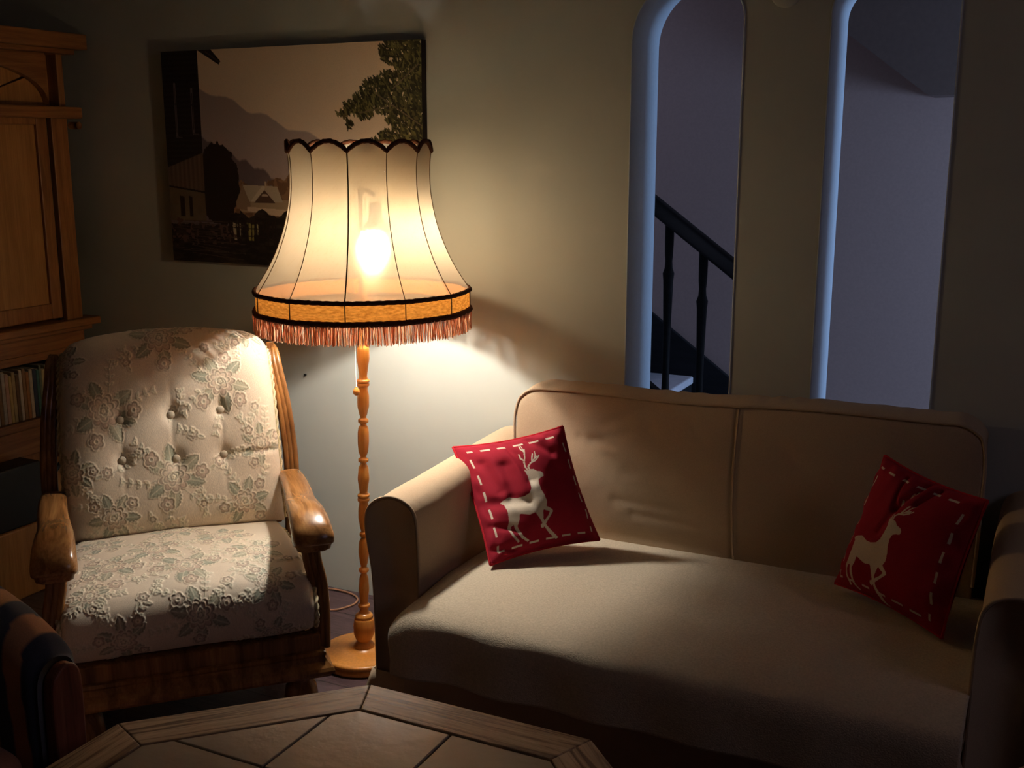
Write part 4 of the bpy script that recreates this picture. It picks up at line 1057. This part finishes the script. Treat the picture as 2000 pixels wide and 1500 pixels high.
    sec = catmull([(a_, b_, 0) for a_, b_ in secp], 600); d = np.r_[0, np.cumsum(np.hypot(*np.diff(sec[:, :2], axis=0).T))]
    q = np.linspace(0, d[-1], nv); sy = np.interp(q, d, sec[:, 0]); sz = np.interp(q, d, sec[:, 1])
    G = np.zeros((nx, nv, 3)); edge = []
    for i, x in enumerate(xs):
        e = min(x - xa, xb - x); drop = rc - math.sqrt(max(0, rc * rc - max(0, rc - e) ** 2)) if e < rc else 0
        zt = ztop - drop * 1.0 + 0.004 * math.sin(x * 9) + 0.030 * max(0, (x + 1.3) / 1.2) 
        ks = (zt - 0.425) / (ztop - 0.425); z = 0.425 + (sz - 0.425) * ks
        y = sy.copy()
        front = (sy < 2.82) & (sz < 0.83)
        bul = 0.022 * (1 - abs((x - (xa + xb) / 2) / ((xb - xa) / 2)) ** 4)
        y[front] -= bul * np.sin(np.clip((sz[front] - 0.425) / 0.41, 0, 1) * PI)
        G[i, :, 0] = x; G[i, :, 1] = y; G[i, :, 2] = z
    G[0, :, 0] += 0.012; G[0, :, 1] = 2.87 + (G[0, :, 1] - 2.87) * 0.8; G[-1, :, 0] -= 0.012; G[-1, :, 1] = 2.87 + (G[-1, :, 1] - 2.87) * 0.8
    Xg, Zg = G[..., 0], G[..., 2]
    fr = (G[..., 1] < 2.812)
    wr = 0.007 * (vnoise(Xg * 3 + 5, Zg * 5 + 1, 44, 3) - 0.5)
    # diagonal creases fanning from the upper left, soft horizontal sag lines below
    def crease(p, q_, w, h):
        return -h * np.exp(-(seg_dist(Xg, Zg, p, q_) / w) ** 2)
    for p, q_, w, h in [((-1.09, 0.745), (-0.99, 0.795), .010, .006), ((-1.12, 0.70), (-0.96, 0.745), .012, .006), ((-1.16, 0.705), (-1.06, 0.690), .008, .005), ((-0.98, 0.80), (-0.93, 0.70), .012, .004), ((-1.02, 0.62), (-0.80, 0.66), .014, .004),
                        ((-1.05, 0.535), (-0.72, 0.525), .012, .004), ((-1.0, 0.50), (-0.68, 0.485), .010, .004), ((-0.62, 0.52), (-0.2, 0.50), .012, .004), ((-0.6, 0.75), (-0.52, 0.68), .012, .004), ((-0.3, 0.80), (-0.22, 0.70), .015, .005), ((-.85, .79), (-.80, .72), .01, .003)]:
        wr = wr + crease(p, q_, w * 1.3, h * 0.55)
    wr = wr - 0.0045 * np.exp(-((Xg + 0.722) / 0.0035) ** 2) + 0.003 * np.exp(-((Xg + 0.712) / 0.004) ** 2)     # centre seam
    G[..., 1] -= wr * fr
    gus = (G[..., 1] > 2.825) & (Zg > 0.78)
    G[..., 2] += (0.0035 * np.sin(Xg * 75 + 3 * np.sin(Xg * 21)) * (vnoise(Xg * 8, Xg * 0 + 1, 3, 2))) * gus
    bc = add(grid('back_cushion', G, M_sofa, None, False, False, caps=True))
    j = int(np.argmin(np.hypot(sy - 2.806, sz - 0.819)))
    pth = [(xa + 0.004, G[3, 0, 1] + 0.01, 0.44), (xa + 0.001, G[3, 40, 1], 0.55), (xa, G[3, 50, 1], 0.66), (xa, G[3, 60, 1], 0.74)]
    pth += [tuple(G[i, j] + np.array([0, -0.002, 0.002])) for i in list(range(2, 14, 3)) + list(range(16, nx - 14, 6)) + list(range(nx - 12, nx - 2, 3))]
    pth += [(xb, G[-4, 60, 1], 0.75), (xb, G[-4, 50, 1], 0.66), (xb - 0.002, G[-4, 30, 1], 0.52), (xb - 0.004, G[-4, 10, 1], 0.44)]
    p = tube('piping', catmull(pth, 420), 0.0042, M_sofa_pipe, None, 8); p.parent = bc
    js = [j_ for j_ in range(4, j, 4)]; i = int(np.argmin(np.abs(xs + 0.717)))
    p = tube('seam', [tuple(G[i, j_] + np.array([0, 0.0005, 0])) for j_ in js], 0.003, M_sofa_pipe, None, 6); p.parent = bc
    # loose fleece throw over the seat, hanging over the front edge
    sec = catmull([(2.815, 0.402, 0), (2.65, 0.4055, 0), (2.45, 0.410, 0), (2.30, 0.412, 0), (2.19, 0.409, 0), (2.145, 0.402, 0), (2.113, 0.388, 0), (2.098, 0.362, 0), (2.092, 0.325, 0), (2.086, 0.255, 0)], 500)
    d = np.r_[0, np.cumsum(np.hypot(*np.diff(sec[:, :2], axis=0).T))]; q = np.linspace(0, d[-1], 150); sy = np.interp(q, d, sec[:, 0]); sz = np.interp(q, d, sec[:, 1])
    nx = 220; G = np.zeros((nx, 150, 3)); t = np.linspace(0, 1, nx)
    for k in range(150):
        fwd = 0
        xl = -1.374 + 0.0 * fwd; xr = -0.0795
        G[:, k, 0] = xl + (xr - xl) * t; G[:, k, 1] = sy[k]; G[:, k, 2] = sz[k]
    Xg, Yg, Zg = G[..., 0], G[..., 1], G[..., 2]
    hang = np.clip((0.39 - Zg) / 0.1, 0, 1)
    # left edge turns down as it passes the arm
    el = np.clip(1 - (Xg + 1.374) / 0.07, 0, 1); outw = np.clip((2.40 - Yg) / 0.15, 0, 1)
    G[..., 2] -= 0.022 * el ** 2 * (1 - hang) + 0.012 * el ** 2 * outw * (1 - hang)
    G[..., 0] += hang * 0.018 * np.clip(1 - (Xg + 1.374) / 0.3, 0, 1)
    G[..., 1] += 0.012 * hang * np.sin(Xg * 26 + 1) * np.exp(-(Xg + 1.3) * 1.2)
    G[..., 2] += 0.006 * (vnoise(Xg * 4 + 8, Yg * 5, 23, 3) - 0.5) * (1 - hang)
    th = grid('throw_blanket', G[:, ::-1].copy(), M_throw, None)
    m = th.modifiers.new('solid', 'SOLIDIFY'); m.thickness = 0.004; m.offset = 1
    tag(th, 'beige fleece throw spread over the whole sofa seat and hanging over its front', 'throw blanket')
sofa()

# ------------------------------------------------------------------ red cushions with the deer
DEER = [(305, 712), (330, 708), (380, 715), (420, 755), (460, 778), (500, 780), (530, 760), (560, 715), (585, 670), (590, 640), (598, 615), (608, 640), (620, 635), (640, 650), (650, 680), (668, 698), (672, 720), (660, 740), (640, 735), (615, 738), (595, 770), (580, 810), (572, 860), (555, 910), (528, 940), (490, 950), (445, 925), (400, 910), (365, 870), (350, 860), (330, 890), (295, 920), (290, 960), (287, 1010), (305, 1065), (290, 1065), (270, 1010), (272, 950), (280, 895), (262, 895), (250, 915), (244, 960), (252, 1022), (238, 1022), (230, 960), (238, 890), (270, 850), (295, 800), (310, 760), (318, 735)]
LEG1 = [(440, 915), (495, 945), (458, 1000), (451, 1060), (461, 1120), (475, 1192), (458, 1192), (438, 1120), (433, 1040), (440, 980)]
LEG2 = [(500, 942), (530, 936), (550, 985), (545, 1000), (480, 1030), (422, 1058), (412, 1045), (418, 1025), (440, 1022), (500, 1003), (526, 985), (508, 960)]
ANT = [[(612, 638), (616, 605), (632, 570), (655, 545), (680, 510), (700, 470), (712, 436)], [(640, 562), (636, 530), (648, 500)], [(668, 525), (690, 500), (700, 490)], [(684, 500), (684, 472), (695, 450)],
       [(622, 640), (630, 612), (660, 600), (700, 590), (725, 570), (742, 545)], [(655, 600), (690, 606), (722, 600), (745, 590)], [(672, 596), (690, 575), (716, 552)], [(700, 590), (728, 588)]]
CORN = {'tl': (450, 88), 'tr': (1190, 440), 'br': (850, 1410), 'bl': (92, 975)}
def inv_bil(p):
    A, B, Cc, D = (np.array(CORN[k], float) for k in ('bl', 'br', 'tr', 'tl')); u, v = 0.5, 0.5
    for _ in range(20):
        f = A * (1 - u) * (1 - v) + B * u * (1 - v) + Cc * u * v + D * (1 - u) * v - np.array(p)
        J = np.array([-(A) * (1 - v) + B * (1 - v) + Cc * v - D * v, -A * (1 - u) - B * u + Cc * u + D * (1 - u)]).T
        s = np.linalg.solve(J, f); u -= s[0]; v -= s[1]
    return (u, v)
def cushion(name, label, bl, br, tr, tl, fwd, seed, dshift=(0, 0), thick=0.055, folds=()):
    N = 330
    u, v = np.meshgrid(np.linspace(0, 1, N), np.linspace(0, 1, N), indexing='ij')
    poly = [inv_bil(p) for p in DEER]; l1 = [inv_bil(p) for p in LEG1]; l2 = [inv_bil(p) for p in LEG2]; an = [[inv_bil(p) for p in s] for s in ANT]
    uu, vv = (u - 0.5 - dshift[0]) / dshift[2] + 0.5, (v - 0.5 - dshift[1]) / dshift[2] + 0.5
    red = np.array([0.29, 0.010, 0.024]); white = np.array([0.62, 0.52, 0.40])
    col = np.broadcast_to(red, (N, N, 3)).copy() * (1 + 0.12 * (vnoise(u * 12, v * 12, seed, 3) - 0.5))[..., None]
    m = in_poly(uu, vv, poly) | in_poly(uu, vv, l1) | in_poly(uu, vv, l2)
    for s in an:
        for k, (a, b) in enumerate(zip(s[:-1], s[1:])): m |= seg_dist(uu, vv, a, b) < (0.0052 if k < 2 else 0.0036)
    # running stitch set in from the edge
    ins = 0.07; hwd = 0.009; per = 0.148
    for (c, w) in ((u, v), (v, u)):
        for e in (ins, 1 - ins):
            m |= (np.abs(c - e) < hwd) & (((w - 0.04) % per) < per * 0.55) & (w > ins) & (w < 1 - ins)
    col[m] = white * (1 + 0.1 * (rng.random(m.sum()) - 0.5))[:, None]
    bl, br, tr, tl = (np.array(p, float) for p in (bl, br, tr, tl))
    # sides pinch in between the corners
    eu = 0.035 * (1 - (2 * u - 1) ** 2); ev = 0.035 * (1 - (2 * v - 1) ** 2)
    U = 0.5 + (u - 0.5) * (1 - 2 * ev * 1.0); Vv = 0.5 + (v - 0.5) * (1 - 2 * eu * 1.0)
    U = U[..., None]; Vv = Vv[..., None]
    B = bl * (1 - U) * (1 - Vv) + br * U * (1 - Vv) + tr * U * Vv + tl * (1 - U) * Vv
    fw = np.array(fwd, float); fw /= np.linalg.norm(fw)
    env = (np.clip(1 - np.abs(2 * u - 1) ** 2.6, 0, 1) * np.clip(1 - np.abs(2 * v - 1) ** 2.6, 0, 1)) ** 0.55
    fold = np.zeros_like(u)
    for (p, q, w, h) in folds: fold -= h * np.exp(-(seg_dist(u, v, p, q) / w) ** 2)
    fold += 0.010 * (vnoise(u * 4, v * 4, seed + 5, 3) - 0.5)
    # puckers along the seams
    ed = np.minimum(np.minimum(u, 1 - u), np.minimum(v, 1 - v))
    fold += 0.0035 * np.exp(-(ed / 0.07) ** 2) * np.sin(u * 38 + 5 * v) * np.sin(v * 33 + 2) * 1.6
    F = B + fw * (thick * env + fold * np.clip(env * 2.5, 0, 1))[..., None]
    R = (B - fw * (thick * 0.85 * env)[..., None])[::5, ::5]
    ctr = B[N // 2, N // 2]; base = Vector((ctr[0], ctr[1], min(bl[2], br[2])))
    t = thing(name, label, 'cushion', base)
    def mk(nm, G, par, c=None, mat=None):
        o = grid(nm, G - np.array(base), mat or M_redprint, par, colors=c); return o
    G = F
    n_ = np.cross(np.gradient(G, axis=0), np.gradient(G, axis=1))[N // 2, N // 2]
    if n_ @ fw < 0: G = G[:, ::-1]; col = col[:, ::-1]
    c = mk('front_cover', G, t, col)
    mk('rear_cover', R, t, None, M_red_back)
    # hem round the edge
    e = [B[i, 0] for i in range(0, N, 8)] + [B[-1, j] for j in range(0, N, 8)] + [B[i, -1] for i in range(N - 1, 0, -8)] + [B[0, j] for j in range(N - 1, 0, -8)]
    tube('seam', np.array(e) - np.array(base), 0.0035, M_red_back, t, 8, True)
cushion('deer_cushion', 'red cushion with a white deer leaning on the left sofa arm', (-1.262, 2.425, 0.428), (-1.075, 2.725, 0.430), (-1.168, 2.675, 0.757), (-1.478, 2.615, 0.675), (0.70, -0.58, 0.45), 3, dshift=(0.09, 0.11, 1.10), thick=0.066,
        folds=[((0.30, 0.50), (0.33, 0.75), .07, .014), ((0.50, 0.60), (0.42, 1.0), .045, .012), ((0.05, 0.46), (0.40, 0.42), .05, .010), ((0.05, 0.28), (0.25, 0.2), .03, .006), ((0.02, 0.1), (0.2, 0.06), .03, .006), ((0.15, 0.80), (0.2, 0.55), .05, .010), ((.60, .97), (.78, .80), .04, .007)])
cushion('deer_cushion', 'red cushion with a white deer in the right corner of the sofa', (-0.428, 2.700, 0.428), (-0.155, 2.480, 0.428), (-0.089, 2.515, 0.748), (-0.328, 2.675, 0.780), (-0.72, -0.60, 0.36), 11, dshift=(0.07, 0.06, 1.13), thick=0.062,
        folds=[((0.55, 0.98), (0.45, 0.72), .03, .014), ((0.66, 0.96), (0.60, 0.80), .02, .010), ((0.35, 0.95), (0.42, 0.75), .02, .008), ((0.45, 0.7), (0.38, 0.5), .03, .006)])

# ------------------------------------------------------------------ octagonal tile-topped coffee table
def table():
    cx, cy, zt = -0.917, 1.123, 0.45
    root = thing('coffee_table', 'octagonal oak coffee table with a brown tiled top in the foreground', 'table', (cx, cy, 0))
    ap, ai = 0.575, 0.4825
    def octo(a): R = a / math.cos(PI / 8); return [(R * math.cos(PI / 8 + k * PI / 4), R * math.sin(PI / 8 + k * PI / 4)) for k in range(8)]
    O, I = octo(ap), octo(ai)
    for k in range(8):
        ang = (k + 1) * PI / 4; bm = bmesh.new()
        a, b = O[k], O[(k + 1) % 8]; c, d = I[(k + 1) % 8], I[k]
        e = 0.0006; tx, ty = (b[0] - a[0]), (b[1] - a[1]); L = math.hypot(tx, ty); tx, ty = tx / L * e, ty / L * e
        P = [(a[0] + tx, a[1] + ty), (b[0] - tx, b[1] - ty), (c[0] - tx, c[1] - ty), (d[0] + tx, d[1] + ty)]
        prism(bm, P, 2, zt - 0.030, zt)
        from_bm('border_board', bm, oak_table_mat('table_oak_%d' % k, -(ang + PI / 2)), root, False, 0.0025)
    bm = bmesh.new(); prism(bm, octo(ai - 0.001), 2, zt - 0.028, zt - 0.010); from_bm('grout_bed', bm, M_grout, root)
    # tiles: square grid clipped by the octagon
    def clip(poly, h):
        out = []
        for i in range(len(poly)):
            p, q = poly[i], poly[(i + 1) % len(poly)]; dp, dq = h(p), h(q)
            if dp >= 0: out.append(p)
            if dp * dq < 0: t = dp / (dp - dq); out.append((p[0] + (q[0] - p[0]) * t, p[1] + (q[1] - p[1]) * t))
        return out
    g = 0.0022; s = 0.2405; bm = bmesh.new()
    for i in range(-2, 2):
        for j in range(-2, 2):
            P = [(i * s + g, j * s + g), ((i + 1) * s - g, j * s + g), ((i + 1) * s - g, (j + 1) * s - g), (i * s + g, (j + 1) * s - g)]
            for k in range(8):
                a = k * PI / 4; n = (math.cos(a), math.sin(a)); P = clip(P, lambda p: (ai - g) - (p[0] * n[0] + p[1] * n[1]))
            if len(P) > 2: prism(bm, P, 2, zt - 0.012, zt - 0.0015)
    from_bm('tile_top', bm, M_tile, root, False, 0.0022)
    bm = bmesh.new(); prism(bm, octo(0.52), 2, zt - 0.095, zt - 0.030); from_bm('apron', bm, M_chairwood, root, False, 0.004)
    for k in range(4):
        a = PI / 4 + k * PI / 2; lathe('leg', [(0.022, 0), (0.028, 0.01), (0.030, 0.05), (0.024, 0.10), (0.034, 0.20), (0.026, 0.28), (0.036, 0.33), (0.036, zt - 0.06)], M_chairwood, root, 20, (0.44 * math.cos(a), 0.44 * math.sin(a), 0))
table()

# ------------------------------------------------------------------ striped chairs at the edges of the view
def striped_chair(label, loc, rz, my=1):
    """local: seat faces +x; the far arm lies along y = 0, the chair extends to -y"""
    root = thing('striped_armchair', label, 'armchair', loc, rz, 'striped armchairs at the coffee table')
    bands = [(0.06, 0.07, 0.10), (0.62, 0.32, 0.17), (0.10, 0.115, 0.14), (0.62, 0.34, 0.17), (0.06, 0.065, 0.09), (0.58, 0.31, 0.19), (0.10, 0.11, 0.13), (0.58, 0.28, 0.17)]
    def arm(y0, name):
        # arm centre line climbs to the back; section = inverted U hanging down inner and outer side
        n = 120; xs = np.linspace(0.0, -0.75, n); zt = np.interp(-xs, [0, 0.02, 0.05, 0.10, 0.20, 0.45, 0.75], [0.572, 0.600, 0.622, 0.652, 0.690, 0.76, 0.88])
        sec = catmull([(-0.058, 0.30, 0), (-0.056, 0.15, 0), (-0.056, 0.045, 0), (-0.045, 0.012, 0), (-0.015, 0.0, 0), (0.015, 0.0, 0), (0.045, 0.012, 0), (0.056, 0.045, 0), (0.056, 0.15, 0), (0.058, 0.30, 0)], 60)
        G = np.zeros((n, 60, 3)); Cc = np.zeros((n, 60, 3))
        for i in range(n):
            w = 0.82 if i == 0 else (0.93 if i == 1 else 1)
            G[i, :, 0] = xs[i]; G[i, :, 1] = (y0 + sec[:, 0] * w) * my; G[i, :, 2] = zt[i] - sec[:, 1] * (zt[i] - 0.12) / 0.30
            s_ = -xs[i] + 0.10 * np.clip(sec[:, 1], 0, 1) * 1.3 + 0.01
            Cc[i] = np.array([bands[int(q / 0.043) % 8] for q in s_])
        o = grid(name, G, M_stripe, root, colors=Cc, caps=True)
        # rounded wooden facing
        pts = [(-0.030 + y0, 0.0), (0.032 + y0, 0.0), (0.034 + y0, 0.35), (0.036 + y0, 0.50), (0.030 + y0, 0.548), (0.008 + y0, 0.565), (-0.018 + y0, 0.556), (-0.034 + y0, 0.52), (-0.036 + y0, 0.35)]
        pts = [(p[0] * my, p[1]) for p in catmull([(a, b, 0) for a, b in pts[1:]] + [(pts[0][0], pts[0][1], 0)], 40)]
        bm = bmesh.new(); prism(bm, pts, 0, 0.0, 0.028); from_bm('arm_facing', bm, M_redwood, root, False, 0.005)
    arm(0.0, 'arm'); arm(-0.62, 'arm')
    Cs = None
    def cush(nm, c, h, lean=0.0):
        n, m = 50, 50; a = np.linspace(0, 2 * PI, m, endpoint=False); G = []; Cc = []
        for i in range(n):
            t = -1 + 2 * i / (n - 1); k = (1 - abs(t) ** 8) ** 0.5
            ca, sa = np.cos(a), np.sin(a); x = np.sign(ca) * np.abs(ca) ** 0.4 * h[0] * (0.8 + 0.2 * k); z = np.sign(sa) * np.abs(sa) ** 0.4 * h[2] * (0.3 + 0.7 * k)
            G.append(np.stack([c[0] + x - z * lean, np.full(m, (c[1] + t * h[1]) * my), c[2] + z], -1)); Cc.append(np.array([bands[int((t + 1) * h[1] / 0.062) % 8]] * m))
        grid(nm, np.array(G), M_stripe, root, False, True, colors=np.array(Cc), caps=True)
    cush('seat_cushion', (-0.30, -0.31, 0.36), (0.30, 0.25, 0.075)); cush('back_cushion', (-0.66, -0.31, 0.58), (0.08, 0.25, 0.22), 0.35)
    box('seat_frame', -0.72, -0.01, min(-0.60 * my, -0.02 * my), max(-0.60 * my, -0.02 * my), 0.13, 0.29, M_redwood, root, 0.01)
striped_chair('blue and orange striped armchair at the left end of the coffee table', (-1.602, 1.325, 0), 0.0)
striped_chair('striped armchair with only its arm showing at the lower right edge', (-0.02, 1.62, 0), PI, -1)
